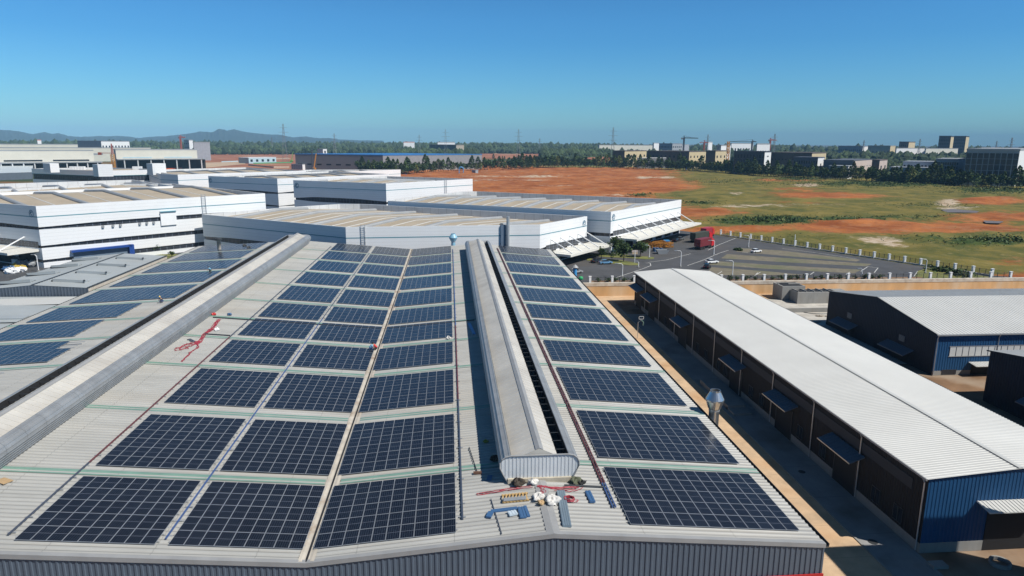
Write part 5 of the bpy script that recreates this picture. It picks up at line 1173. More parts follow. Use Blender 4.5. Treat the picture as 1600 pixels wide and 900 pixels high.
bgbox('small block with shade-brown wall and tan front beside the red mound', 'building', 'factory_block', 1364, 1376, 1388, 251, 267, k_shadebrown, k_pink, winr=W(1, 2, .3, .5), dist=80)
bgbox('low white office with a row of windows, stepped', 'office', 'office_building', 1393, 1455, 1464, 263, 275, mat('pale_grey_render', (.34, .36, .40), .7), k_wh, win=W(2, 14, .5, .35, k_gl), dist=40)
bgbox('upper white wing of the stepped office', 'office', 'office_building', 1413, 1463, 1470, 254, 270, mat('pale_grey_render', (.34, .36, .40), .7), k_wh, win=W(2, 9, .5, .3, k_gl, (.4, .95)), dist=60)
bgbox('dark glazed office cube beside the stepped white office', 'office', 'office_building', 1464, 1500, 1510, 250, 276, k_gr, k_wh, win=W(5, 10, .8, .75), dist=40)
bgbox('big grey office with tall dark glass front at the right edge', 'office', 'office_building', 1510, 1593, 1612, 235.5, 283, k_gr, k_wh, win=(5, 9, .86, .93, k_gl, (.12, .93)), dist=45)
bgbox('left one of the twin dark towers on the right skyline', 'tower', 'tower_block', 1464, 1482.5, 1487, 214, 235, k_dk, k_tan, win=W(6, 7, .5, .5), dist=2000)
bgbox('right one of the twin dark towers on the right skyline', 'tower', 'tower_block', 1487, 1506, 1511, 214, 235, k_dk, k_tan, win=W(6, 7, .5, .5), dist=2330)
bgbox('squat tower with shade-brown wall and tan end left of the twin towers', 'tower', 'tower_block', 1403, 1418, 1428, 222.5, 233, k_shadebrown, k_tan, win=W(4, 5, .5, .4), dist=2033)
bgbox('grey long building with white end on the right skyline', 'building', 'far_building', 1309, 1347, 1355, 229, 239, mat('slate_blue_render', (.20, .22, .27), .7), k_wh, win=W(2, 12, .4, .3, k_gl), dist=1950)
bgbox('tan long building right of the grey one on the skyline', 'building', 'far_building', 1355, 1390, 1398, 228.5, 240, mat('khaki_grey', (.30, .28, .24), .7), k_tan, win=W(1, 6, .3, .3, k_gl), dist=1946)
bgbox('low white building below the squat tower', 'building', 'far_building', 1398, 1400, 1446, 232, 240, k_gr, k_wh, ar=20, roofmat=k_gr, dist=1933)
bgbox('low white building left of the twin towers', 'building', 'far_building', 1444, 1446, 1496, 232.5, 242, k_gr, k_cream, ar=18, dist=1900)
bgbox('long pale warehouse on the skyline behind the tan-ended blocks', 'warehouse', 'far_building', 934, 936, 1020, 227, 236, k_gr, k_cream, ar=18, dist=2000)
bgbox('white cube building at the right end of the pale warehouse', 'building', 'far_building', 1019, 1021, 1029, 224, 236, k_gr, k_wh, dist=1983)
bgbox('grey office with window rows in the middle of the skyline', 'office', 'far_building', 1029, 1050, 1065, 225, 237, mat('slate_blue_render', (.20, .22, .27), .7), k_gr, win=W(3, 9, .5, .4), winr=W(3, 5, .5, .4), dist=1916)
bgbox('pale office behind the cranes', 'office', 'far_building', 1053, 1055, 1076, 226.5, 238, k_gr, mat('pale_grey_render', (.34, .36, .40), .7), dist=1950)
bgbox('small white block beside the orange mast', 'building', 'far_building', 1104, 1105, 1112, 222.5, 238, k_gr, k_wh, dist=1933)
bgbox('white building with two storeys right of the orange mast', 'building', 'far_building', 1119, 1126, 1141, 228, 239, k_gr, k_wh, dist=1150, winr=W(2, 5, .4, .4))
bgbox('white building with square windows under the right crane', 'building', 'far_building', 1181, 1182, 1202, 225.5, 233, k_gr, k_wh, ar=20, winr=W(1, 5, .5, .4), dist=1450)
bgbox('wide white and grey building on the skyline between the cranes', 'building', 'far_building', 1140, 1142, 1176, 224.5, 233, k_gr, k_wh, ar=20, winr=W(1, 8, .5, .4), dist=2026)
bgbox('grey white block pair on the left skyline by the left crane', 'building', 'far_building', 289, 297, 303, 219.5, 229, k_gr, k_wh, win=W(3, 3, .5, .4), dist=2033)
bgbox('low grey building right of the left skyline blocks', 'building', 'far_building', 303, 304, 329, 223, 230, k_gr, mat('pale_grey_render', (.34, .36, .40), .7), ar=18, dist=1450)
bgbox('white roofed buildings behind the brown office', 'building', 'far_building', 683, 684, 711, 222.5, 228, k_gr, k_wh, ar=18, dist=1966)
bgbox('red-topped white building on the skyline left of the brown office', 'building', 'far_building', 630, 631, 648, 222.5, 229, k_gr, k_wh, ar=18, roofmat=mat('salmon_roof', (.55, .2, .16), .7), dist=1966)
bgbox('tiny white building with red top on the left skyline', 'building', 'far_building', 60, 61, 67, 219.5, 225, k_gr, k_wh, roofmat=mat('salmon_roof', (.55, .2, .16), .7), dist=2033)
bgbox('small white village house cluster at the far right edge', 'building', 'far_building', 1530, 1532, 1562, 231.5, 236, k_gr, k_wh, ar=18, dist=2000)
bgbox('grey container hut by the end of the roadside trees', 'container', 'container_hut', 737, 743, 747, 266, 271.5, mat('container_grey', (.30, .31, .36), .7), k_gr, win=W(1, 4, .4, .4))
def bare(pts, mt, dz=.10):
    P = [az(x, y, U) for x, y in pts]; P = [(p.x, p.y) for p in P]; A = sum(P[i - 1][0] * P[i][1] - P[i][0] * P[i - 1][1] for i in range(len(P))); P = P if A > 0 else P[::-1]
    b = MB(); b.poly([(x, y, U - .12 + dz) for x, y in P]); tag(b.build('bare_ground', mt), kind='structure')
M_site = mat('red_site_soil', (.27, .095, .04), .95, 0, .3, .02, dirt=((.40, .24, .14), .015, .5, .68, .8)); M_site2 = mat('pale_site_soil', (.42, .31, .21), .95, 0, .2, .03)
bare([(300, 268), (270, 247), (330, 240.5), (450, 239.5), (560, 244), (620, 262), (600, 272), (460, 272)], M_site, .12); bare([(205, 264), (215, 257), (300, 254.5), (372, 253), (385, 256), (300, 264)], M_site2, .2); bare([(-30, 262), (-30, 256), (120, 256), (110, 259)], M_site2, .16); bare([(380, 249), (450, 246.5), (455, 248), (380, 251)], M_site2, .2)
bare([(724, 246), (735, 238.5), (790, 237), (850, 240), (905, 246), (900, 251), (830, 250)], M_site, .12); bare([(760, 239.5), (800, 237.8), (835, 240), (800, 241)], M_site2, .2)
# gates, silo, site machines
def gate(label, xl, xr, ytop, ybase, mt_):
    p, q = az(xl, ybase, U), az(xr, ybase, U); h = ay(xl, ytop, p.y).z - U; t = thing('blue_gate', label, 'gate', p); d = (q - p).normalized(); w_ = max(.9, (q - p).length * .13)
    for x in (p, q): b = MB(); b.bar(x, x + Vector((0, 0, h * .8)), w_); b.build('post', mt_, t)
    b = MB(); m_ = (p + q) / 2
    b.tube([p + Vector((0, 0, h * .72)), p + d * (q - p).length * .12 + Vector((0, 0, h * .93)), m_ + Vector((0, 0, h)), q - d * (q - p).length * .12 + Vector((0, 0, h * .93)), q + Vector((0, 0, h * .72))], w_ * .8, 6); b.build('arch', mt_, t)
gate('bright blue arched gate at the end of the roadside trees', 717.5, 724, 261, 271.5, M_skyblue)
gate('dark blue gate frame among the roadside trees left of the gridded office', 1072, 1082, 257, 266, mat('deep_blue_paint', (.02, .07, .35), .4)); gate('dark blue arched gate in front of the gridded office', 1180, 1190, 259, 268, mat('deep_blue_paint', (.02, .07, .35), .4))
def lattice(b, p, z0, z1, w0, w1, n=10, t=.3):
    for k in range(n):
        u0, u1 = k / n, (k + 1) / n; wa, wb = w0 + (w1 - w0) * u0, w0 + (w1 - w0) * u1; za, zb = z0 + (z1 - z0) * u0, z0 + (z1 - z0) * u1
        cs = ((-1, -1), (1, -1), (1, 1), (-1, 1))
        for i in range(4):
            a, c = cs[i], cs[(i + 1) % 4]
            b.bar((p.x + a[0] * wa, p.y + a[1] * wa, za), (p.x + a[0] * wb, p.y + a[1] * wb, zb), t); b.bar((p.x + a[0] * wa, p.y + a[1] * wa, za), (p.x + c[0] * wb, p.y + c[1] * wb, zb), t * .6)
M_pyl = mat('pylon_steel', (.22, .24, .26), .6, .3, .1); M_cry = mat('crane_yellow', (.50, .22, .03), .6, 0, .1); M_crr = mat('crane_red', (.38, .09, .06), .6, 0, .1)
for i, (x, yt, dist, lab) in enumerate(((445, 193.5, 1350, 'tallest lattice pylon, on the left skyline'), (523.5, 208.5, 1700, 'lattice pylon at the right foot of the blue hills'), (655.5, 210.5, 1500, 'short thin pylon left of the brown office'), (696.5, 202, 1300, 'lattice pylon above the brown office'), (810, 201.5, 1350, 'lattice pylon above the dark forest behind the red field'), (843, 216, 2400, 'tiny distant pylon right of the forest pylon'),
        (957, 199, 1250, 'lattice pylon behind the pale skyline warehouse'), (1104.5, 210, 1500, 'thin pylon behind the small white block and cranes'), (1208.5, 209, 1250, 'lattice pylon beside the red crane'), (1348, 219, 1900, 'tiny distant pylon above the grey skyline building'), (1435, 217, 1900, 'tiny distant pylon right of the squat tower'), (1578, 215, 1400, 'lattice pylon at the right edge of the skyline'), (1555, 220, 2200, 'tiny pylon left of the right-edge pylon'), (426, 214, 2300, 'tiny pylon left of the tallest pylon'))):
    c = column(x) * dist; zt = 42 + (ay(x, yt, c.y).z - 42); b = MB(); th = .22 * dist / 1000; Hh = zt - U; w0 = Hh * .07; p = Vector((c.x, c.y, 0))
    lattice(b, p, U, U + Hh * .6, w0, w0 * .35, 5, th); lattice(b, p, U + Hh * .6, zt, w0 * .35, w0 * .14, 4, th)
    for u, l in ((.66, .11), (.78, .13), (.9, .10)): b.bar((p.x - Hh * l, p.y, U + Hh * u), (p.x + Hh * l, p.y, U + Hh * u), th, th * 1.2)
    tag(b.build('power_pylon', M_pyl), lab, 'pylon')
def crane(x, yt, dist, jl, jr, mt_, lab, hook=False):
    c = column(x) * dist; zt = ay(x, yt, c.y).z; k = dist / F; t = thing('tower_crane', lab, 'crane', (c.x, c.y, U)); p = Vector((c.x, c.y, 0)); th = .55 * dist / 1000 + .12
    b = MB(); lattice(b, p, U, zt - 4, 1.1, 1.1, 12, th); b.build('mast', mt_, t); X = Vector((RT.x, RT.y, 0)).normalized()
    zj = zt - 5.5; b = MB(); a, e = p + Vector((0, 0, zj)) - X * jl * k, p + Vector((0, 0, zj)) + X * jr * k
    b.bar(a, e, th * 1.3); b.bar(p + Vector((0, 0, zj + 2)), e + Vector((0, 0, .6)), th * .7); 
    for s in np.linspace(.1, .9, 12): q = p + Vector((0, 0, zj)) + X * jr * k * s; b.bar(q, q + Vector((0, 0, 2 * (1 - s) + .6)), th * .5)
    j = b.build('jib', mt_, t)
    b = MB(); b.bar(p + Vector((0, 0, zj)), p + Vector((0, 0, zt)), th * 1.2); b.bar(p + Vector((0, 0, zt)), a, th * .35); b.bar(p + Vector((0, 0, zt)), p + Vector((0, 0, zj)) + X * jr * k * .7, th * .35); b.build('tower_head', mt_, t)
    b = MB(); b.obox(a + X * 2.5 + Vector((0, 0, -1.2)) if jl > jr * .2 and jl < jr else p + Vector((0, 0, zj - 1)), (2.2, 0, 0), (0, 1.2, 0), (0, 0, 1.6)); b.build('counterweight', k_mid, t)
crane(1067.5, 212, 1650, 4.5, 21, k_dk, 'dark tower crane with long jib to the right in mid skyline'); crane(1099.5, 219, 1600, 7, 6, M_crr, 'short reddish tower crane behind the tan-ended blocks')
crane(1174, 218, 1800, 32, 6, k_dk, 'dark tower crane with long jib to the left'); crane(1202, 215.5, 1850, 3, 9, M_crr, 'red tower crane beside a pylon'); crane(284, 211, 1850, 3, 7, M_crr, 'slim reddish tower crane before the blue hills')
b = MB(); c = column(1137) * (rowdist(1137) + 150); p = Vector((c.x, c.y, 0)); zt = ay(1137, 221, c.y).z; lattice(b, p, U, zt, 2.2, 1.3, 9, .7); tag(b.build('hoist_mast', M_cry), 'orange lattice hoist mast beside the dark gridded office', 'mast')
c = column(175.5) * 990; p = Vector((c.x, c.y, 0)); zt = ay(175.5, 224.5, c.y).z; t = thing('tower_crane', 'orange tower crane with red tip between the two loading halls', 'crane', (c.x, c.y, U))
b = MB(); lattice(b, p, U, U + (zt - U) * .62, 1.6, 1.6, 9, .55); b.build('mast', M_cry, t); b = MB(); lattice(b, p, U + (zt - U) * .62, zt, 1.0, .3, 6, .35); b.build('tower_head', M_crr, t)
b = MB(); X = Vector((RT.x, RT.y, 0)).normalized(); zj = U + (zt - U) * .66; b.bar(p - X * 16 + Vector((0, 0, zj)), p + X * 2 + Vector((0, 0, zj)), .7); b.build('jib', M_crr, t); b = MB(); b.obox(p - X * 15.5 + Vector((0, 0, zj - .8)), (1.8, 0, 0), (0, 1, 0), (0, 0, 1.6)); b.build('counterweight', mat('rust_red', (.3, .06, .03), .7), t)
def rig(x0, y0, x1, y1, mt_, w_, lab, name='piling_rig'):
    p = az(x0, y0, U); q = ay(x1, y1, p.y); t = thing(name, lab, 'construction machine', p)
    b = MB(); b.bar(p + Vector((0, 0, 1.5)), q, w_, w_ * 1.4); b.build('boom', mt_, t); b = MB(); b.box(p.x - 2, p.y - 3, U + 1, p.x + 2.5, p.y + 3, U + 3.4); b.build('cab', mt_, t)
    for s in (-1, 1): b = MB(); b.box(p.x - 2.6, p.y + s * 2 - .5, U, p.x + 2.6, p.y + s * 2 + .5, U + 1); b.build('track', M_black, t)
rig(487.5, 267, 487.5, 234, k_dk, 1.0, 'dark piling rig with upright mast by the white hut'); rig(490.5, 266, 494, 240, M_cry, .9, 'orange machine with raised boom beside the dark piling rig'); rig(455.5, 253, 458, 236, mat('machine_green', (.15, .35, .08), .6), .7, 'green machine with thin raised boom on the red site')
t = thing('silo', 'dark cylindrical silo with red conical top beside the grey factory', 'silo', az(624.5, 267, U)); p = Vector(t.location); b = MB(); b.lathe([(2.2, 0), (2.2, 5.2)], p, 14); b.build('body', k_mid, t); b = MB(); b.lathe([(2.4, 5.2), (1.2, 7.4), (.3, 8.6), (.01, 8.7)], p, 14); b.build('top', M_red, t)
# long site hoardings
def hoarding(xa, ya, xb, yb, h, mt_, lab):
    a, c = az(xa, ya, U), az(xb, yb, U); b = MB(); d = (c - a).normalized(); n = Vector((-d.y, d.x, 0)) * .2; b.prism([tuple((a - n).xy), tuple((c - n).xy), tuple((c + n).xy), tuple((a + n).xy)], U, U + h); tag(b.build('hoarding', mt_), lab, 'hoarding')
hoarding(396, 256, 456, 254.5, 1.8, mat('hoarding_green', (.06, .28, .12), .7), 'long green site hoarding beside the pale blue shed'); hoarding(259, 265.5, 292, 264, 2.0, mat('hoarding_orange', (.55, .10, .03), .7), 'orange red hoarding behind the white office penthouses')
hoarding(388, 258.5, 428, 262.5, 2.0, mat('block_wall', (.42, .33, .27), .9), 'low brownish site wall on the red ground'); hoarding(428, 262.6, 452, 262.6, 2.6, mat('pale_hoarding', (.62, .50, .38), .9), 'pale tan hoarding left of the white hut'); hoarding(346, 253.5, 372, 252.5, 1.6, k_bluew, 'row of pale blue site boards left of the blue shed')
hoarding(607, 273.8, 636, 273.2, .9, k_broof, 'low blue tarpaulin strip behind the right white hall')

# ------------------------------------------------------------ far hills in the haze
def hills(prof, D, depth, lab):
    xs = np.arange(prof[0][0], prof[-1][0] + 1, 2.0); ys = np.interp(xs, [p[0] for p in prof], [p[1] for p in prof]); rg = np.random.RandomState(4); V = []; n = len(xs); rows = 9
    ys = ys + np.convolve(rg.normal(0, 1.0, n + 6), np.ones(7) / 7, 'valid') * .8
    for r in range(rows):
        u = r / (rows - 1); w_ = math.sin(u * math.pi) if r else 0
        for i, x in enumerate(xs):
            c = column(x) * (D + depth * (u - .5)); top = 42 + (ay(x, ys[i], (column(x) * D).y).z - 42); f = (1 - abs(2 * u - 1)) ** .8
            j = (rg.normal(0, .10) if 0 < r < rows - 1 and r != rows // 2 else 0); V.append((c.x, c.y, max(U - 2, (top) * max(0, f + j * f))))
    fs = [(r * n + i, r * n + i + 1, (r + 1) * n + i + 1, (r + 1) * n + i) for r in range(rows - 1) for i in range(n - 1)]
    b = MB(); b.add(V, fs); return tag(b.build('hills', M_hill, smooth=True), kind='structure')
M_hill = mat('hill_forest', (.020, .036, .024), .9, 0, .3, .002)
hills([(-120, 207), (-40, 205), (0, 202.5), (20, 203), (40, 207), (55, 209.5), (75, 206), (85, 209), (95, 208), (110, 212), (130, 214), (150, 213.2), (186, 212), (215, 215), (260, 213), (290, 209.5), (303, 208), (315, 205.5), (335, 206), (345, 201), (357, 204), (369, 202), (385, 206), (420, 210), (440, 210.5), (460, 214), (480, 212.5), (500, 216), (515, 214.8), (530, 218), (560, 219), (600, 220)], 8200, 2600, '')
# ------------------------------------------------------------ trees
def crown_mesh(name, rg, h, r, n, leaf, mats, shape='cone'):
    b = MB(); lobes = [(rg.gauss(0, r * .35), rg.gauss(0, r * .35), h * (.38 + .5 * rg.random()), r * rg.uniform(.35, .62)) for _ in range(9)]
    for k in range(n):
        if shape == 'cone':
            u = rg.random() ** .8; z = h * (.18 + .82 * u); rr = r * (math.sin(math.pi * min(1, .12 + .88 * u) ** .75) ** .8) * rg.uniform(.5, 1.12) + .1; a = rg.uniform(0, 6.28); c = Vector((rr * math.cos(a), rr * math.sin(a), z))
        else:
            l = rg.choice(lobes); a = rg.uniform(0, 6.28); cz = rg.uniform(-1, 1); q = math.sqrt(1 - cz * cz); f = l[3] * rg.uniform(.7, 1.1); c = Vector((l[0] + f * q * math.cos(a), l[1] + f * q * math.sin(a), l[2] + f * cz * .85))
        a = rg.uniform(0, 6.28); t = rg.uniform(-.7, .7); s = leaf * rg.uniform(.6, 1.3); uu = Vector((math.cos(a), math.sin(a), t)).normalized() * s; ref = Vector((rg.gauss(0, 1), rg.gauss(0, 1), rg.gauss(0, 1))); vv = uu.cross(ref).normalized() * s * .7
        b.add([c - uu, c - vv * .9, c + uu, c + vv], [(0, 1, 2, 3)], 0 if rg.random() < .72 else 1)
    me = bpy.data.meshes.new(name); me.from_pydata(b.v, [], b.f); [me.materials.append(x) for x in mats]; me.polygons.foreach_set('material_index', b.m); return me
def trunk_mesh(name, h, r):
    b = MB(); b.tube([(0, 0, 0), (.05 * r, 0, h * .3), (-.2 * r, .1 * r, h * .62), (0, 0, h * .85)], [r, r * .8, r * .5, r * .2], 7)
    for k in range(4): a = k * 1.7; b.tube([(0, 0, h * (.3 + .1 * k)), (h * .12 * math.cos(a), h * .12 * math.sin(a), h * (.42 + .1 * k))], [r * .45, r * .15], 5)
    me = bpy.data.meshes.new(name); me.from_pydata(b.v, [], b.f); me.materials.append(M_bark); return me
rg = random.Random(11)
KINDS = [('conical_tree', crown_mesh('crown', rg, 11, 2.2, 300, .62, [M_leaf, M_leafd]), trunk_mesh('trunk', 11, .22)), ('roadside_tree', crown_mesh('crown', rg, 10, 3.6, 620, .52, [M_leafd, M_leaf], 'round'), trunk_mesh('trunk', 9, .25)),
         ('olive_tree', crown_mesh('crown', rg, 10, 2.4, 300, .62, [M_leafy, M_leaf]), trunk_mesh('trunk', 10, .2)), ('conical_tree', crown_mesh('crown', rg, 12, 2.6, 330, .65, [M_leafd, M_leafd]), trunk_mesh('trunk', 12, .24))]
def tree(kind, x, y, z, s, label, group=None, cat='tree'):
    nm, cr, tr = KINDS[kind]; t = thing(nm, label, cat, (x, y, z), rg.uniform(0, 6.28), group); t.scale = (s * rg.uniform(.85, 1.15), s * rg.uniform(.85, 1.15), s * rg.uniform(.85, 1.2))
    for n_, me in (('crown', cr), ('trunk', tr)):
        o = bpy.data.objects.new(n_, me); C.objects.link(o); o.parent = t
    return t
RL = ['dark green conical tree in the row along the far road', 'round bushy dark tree in the row along the far road', 'lighter olive tree in the row along the far road', 'tall dark conical tree in the row along the far road']
def row(pts, n, spread, hs=1.0):
    P = [az(x, y, U) for x, y in pts]; Ls = [(c - a).length for a, c in zip(P, P[1:])]; T = sum(Ls)
    for k in range(n):
        s = (k + rg.uniform(.1, .9)) / n * T; i = 0
        while s > Ls[i] and i < len(Ls) - 1: s -= Ls[i]; i += 1
        q = P[i].lerp(P[i + 1], s / Ls[i]); kd = rg.choices((0, 1, 2, 3), (3, 3, 2, 3))[0]; dd = rg.gauss(0, spread); dr = Vector((q.x, q.y, 0)).normalized()
        tree(kd, q.x + dr.x * dd, q.y + dr.y * dd, U - .1, hs * rg.uniform(.8, 1.25), RL[kd], 'trees along the far road')
row([(560, 268), (615, 274), (680, 268.5), (760, 266), (840, 264)], 76, 5, 1.4)
row([(800, 262.5), (900, 262), (985, 263.5), (1100, 268)], 80, 6, 1.5)
row([(1100, 268), (1200, 276), (1330, 282), (1450, 288), (1610, 297)], 140, 5, 1.3)
row([(470, 243), (500, 241), (600, 238), (690, 240)], 40, 14, 1.6)
row([(770, 249), (830, 256), (920, 258)], 12, 4, .9)
for px, py, kd, s, lab in ((974.4, 409, 1, .72, 'round dense green tree on the nearer grass island'), (1000.5, 402, 1, .75, 'slim grey-green tree on the far grass island beside orange steelwork'), (963.8, 398, 1, .85, 'dark tree under the canopy edge at the hall corner'), (939.5, 404, 1, .5, 'small thin tree left on the far grass island'), (956, 405.5, 0, .28, 'little sapling between the two grass islands'),
        (93.5, 413, 1, .75, 'rounded tree before the blue-framed entrance of the left hall'), (62, 410, 1, .75, 'dark tree at the corner of the left hall'), (80, 412, 1, .5, 'low bush-like tree right of the dark corner tree'), (116, 408.5, 1, .45, 'low yellowish tree behind the grey workshop roof'), (244, 398, 1, .5, 'low dense tree against the left hall base'), (299, 391, 2, .5, 'olive tree at the right end of the left hall'), (268, 402, 1, .25, 'small round shrub on the verge by the left hall')):
    p = az(px, py, U); tree(kd, p.x, p.y, U, s, lab)
b_ = az(275, 402, U); b = MB(); b.box(b_.x - 14, b_.y - 3, U - .1, b_.x + 12, b_.y + 6, U + .12); tag(b.build('lawn', M_grass), kind='structure')
# clipped shrubs behind the near fence
SH = crown_mesh('shrub', rg, 1.1, .75, 120, .2, [M_leafd, M_leaf], 'round')
b = MB()
for k in range(34):
    x = 41.5 + k * 2.55 + rg.uniform(-.3, .3)
    if 68 < x < 74: continue
    o = bpy.data.objects.new('round_shrub', SH); C.objects.link(o); o.location = (x, 186.0, U + .3); o.rotation_euler.z = rg.uniform(0, 6); s = rg.uniform(.8, 1.25); o.scale = (s, s, s)
    tag(o, 'small clipped round shrub in the row behind the near white-pillared fence', 'shrub', 'clipped shrubs along the near fence')
for px, py, s, lab in ((1215, 346, 1.7, 'dark leafy thicket nearest behind the slanting fence in the red field'), (1185, 347, 1.2, 'small dark thicket left of the larger one in the red field'), (1240, 347, 1.2, 'low thicket at the right end of the dark scrub line'), (1550, 380, 1.6, 'wide dark thicket at the right edge of the field'), (1580, 379, 1.5, 'dark thicket beyond the field cut by the right edge'), (1475, 425, 1.0, 'shrubs where the two fences meet'), (1500, 431, .9, 'dark shrub between the fences near their corner'), (1153, 391, .35, 'heap of dried brush on the asphalt')):
    p = az(px, py, U)
    me = crown_mesh('thicket', rg, 3.2 * s, 4.5 * s, 420, .5, [M_leafd, M_leaf], 'round'); o = bpy.data.objects.new('thicket', me); C.objects.link(o); o.location = (p.x, p.y, U - 1.0 * s); o.scale.z = .75
    tag(o, lab, 'bushes')
# ------------------------------------------------------------ distant woodland
ICO = None
def woodland():
    import bmesh
    bm = bmesh.new(); bmesh.ops.create_icosphere(bm, subdivisions=1, radius=1); iv = [v.co.copy() for v in bm.verts]; jf = [tuple(v.index for v in f.verts) for f in bm.faces]; bm.free()
    r2 = random.Random(21); zones = [  # pixel range, near and far distance, count
        ((-60, 330), 2050, 4500, 1900), ((300, 610), 2000, 4500, 2000), ((590, 745), 1550, 4000, 2000), ((735, 860), 2250, 4800, 1500), ((845, 960), 1450, 4200, 2200), ((930, 1240), 1500, 4500, 2600), ((1150, 1420), 960, 1950, 3000), ((1380, 1680), 820, 1950, 3000), ((1180, 1700), 2100, 5000, 1500)]
    for zi, ((xa, xb), da, db, n) in enumerate(zones):
        b = MB()
        for k in range(n):
            x = r2.uniform(xa, xb); d = 1 / (1 / da + (1 / db - 1 / da) * r2.random()); c = column(x) * d; s = r2.uniform(2.8, 6.0) * (1 + (d > 1500) * .7 + (d > 2500) * .8); h = r2.uniform(.8, 1.5)
            V = [(c.x + v.x * s * r2.uniform(.75, 1.25), c.y + v.y * s * r2.uniform(.75, 1.25), U + max(s * .75 * h, r2.uniform(2, 7)) + v.z * s * h * r2.uniform(.75, 1.2)) for v in iv]
            b.add(V, jf, 0 if r2.random() < .6 else 1)
        tag(b.build('woodland', [M_wood1, M_wood2]), ['wooded belt on the far left skyline', 'woodland behind the red site', 'woodland around the brown office', 'wood behind the far pale earth strip', 'dense dark wood behind the red field mound', 'wood behind the pale skyline warehouse and cranes', 'wood behind the roadside factories', 'wood behind the big grey glass office', 'far wooded plain on the right skyline'][zi], 'woodland', kind='stuff')
M_wood1 = mat('wood_canopy_dark', (.022, .042, .016), .9, 0, .5, .15, bump=.8); M_wood2 = mat('wood_canopy_green', (.042, .070, .024), .9, 0, .5, .15, bump=.8)
woodland()
# red earth bank and bare red ground behind the field
b = MB()
for (x0, x1, yb, yt) in ((908, 962, 252, 240), (735, 842, 249, 238)):
    pass
def bank(pts, h, label):
    P = [az(x, y, U) for x, y in pts]; b = MB(); n = 26; V = []; r3 = random.Random(9); c = sum((p for p in P), Vector()) / len(P)
    for ring, f in enumerate((1.0, .8, .55, .2)):
        for p in P: V.append((c.x + (p.x - c.x) * f + r3.gauss(0, 1), c.y + (p.y - c.y) * f + r3.gauss(0, 1), U - .1 + h * (0, .55, .9, 1)[ring] * r3.uniform(.85, 1.15)))
    m_ = len(P); fs = [(k * m_ + i, k * m_ + (i + 1) % m_, (k + 1) * m_ + (i + 1) % m_, (k + 1) * m_ + i) for k in range(3) for i in range(m_)] + [tuple(range(3 * m_, 4 * m_))]
    b.add(V, fs); return tag(b.build('earth_bank', M_bank), kind='structure')
M_bank = mat('red_earth', (.30, .10, .05), .95, 0, .3, .05, dirt=((.42, .24, .14), .03, .5, .7, .7))
bank([(905, 253), (935, 254.5), (962, 253.5), (966, 250), (940, 248.5), (910, 249)], 9, '')
bank([(1336, 271), (1395, 271), (1392, 268), (1340, 268)], 5, '')

# ------------------------------------------------------------ vehicles
M_tyre = mat('tyre_rubber', (.02, .02, .02), .8)
def car(px, py, rz, label, mt, scale=1.0):
    p = az(px, py, U); t = thing('parked_car', label, 'car', (p.x, p.y, U), rz)
    prof = [(-2.2, .45), (-2.22, .75), (-2.1, .92), (-1.2, .98), (1.05, .95), (2.0, .82), (2.22, .6), (2.2, .4), (-2.1, .38)]
    b = MB(); n = len(prof); V = [(x, s * .86 * (1 if z < .8 else .95), z) for s in (-1, 1) for x, z in prof]; b.add(V, [(i, (i + 1) % n, n + (i + 1) % n, n + i) for i in range(n)] + [tuple(range(n)), tuple(range(2 * n - 1, n - 1, -1))]); bd = b.build('body', mt, t, local=True)
    cab = [(-1.75, .96), (-1.15, 1.42), (.25, 1.44), (1.05, .95)]; b = MB(); n = 4; V = [(x, s * (.80 if z < 1 else .64), z) for s in (-1, 1) for x, z in cab]; b.add(V, [(i, (i + 1) % n, n + (i + 1) % n, n + i) for i in range(n)] + [tuple(range(n)), tuple(range(2 * n - 1, n - 1, -1))]); b.build('windows', M_glass, t, local=True)
    b = MB(); b.obox((-.45, 0, 1.45), (.72, 0, 0), (0, .63, 0), (0, 0, .03)); b.build('roof', mt, t, local=True)
    for sx in (-1.35, 1.38):
        for sy in (-.84, .84): b = MB(); b.tube([(sx, sy - .1, .33), (sx, sy + .1, .33)], .33, 12); b.build('wheel', M_tyre, t, local=True)
    for sy in (-.6, .6):
        b = MB(); b.box(2.12, sy - .18, .6, 2.24, sy + .18, .74); b.build('headlight', M_strip, t, local=True)
        b = MB(); b.box(-2.25, sy - .18, .68, -2.15, sy + .18, .84); b.build('tail_light', M_red, t, local=True)
    t.scale = (scale,) * 3; return t
M_carw = mat('white_car_paint', (.75, .76, .77), .25, 0, .02); M_cark = mat('black_car_paint', (.015, .018, .025), .2, 0, .05)
car(1181, 394.5, R(25), 'white car alone among the parking bays', M_carw); car(1112, 411.5, R(15), 'white car parked just beyond the black one', M_carw); car(1104.5, 419, R(60), 'black car near the workshop roof corner', M_cark)
car(932, 410, R(40), 'dark car with blue rear under the nearer hall canopy', M_cark); car(946, 412.5, R(10), 'pale blue small car by the nearer grass island', mat('blue_car_paint', (.12, .26, .42), .3)); car(1056, 377.5, R(50), 'dark car under the far end of the hall canopy', M_cark); car(1063, 375, R(50), 'grey car at the end of the hall canopy', mat('grey_car_paint', (.1, .11, .12), .3)); car(899, 427, R(20), 'pale grey car half hidden behind the factory eave', M_pipe)
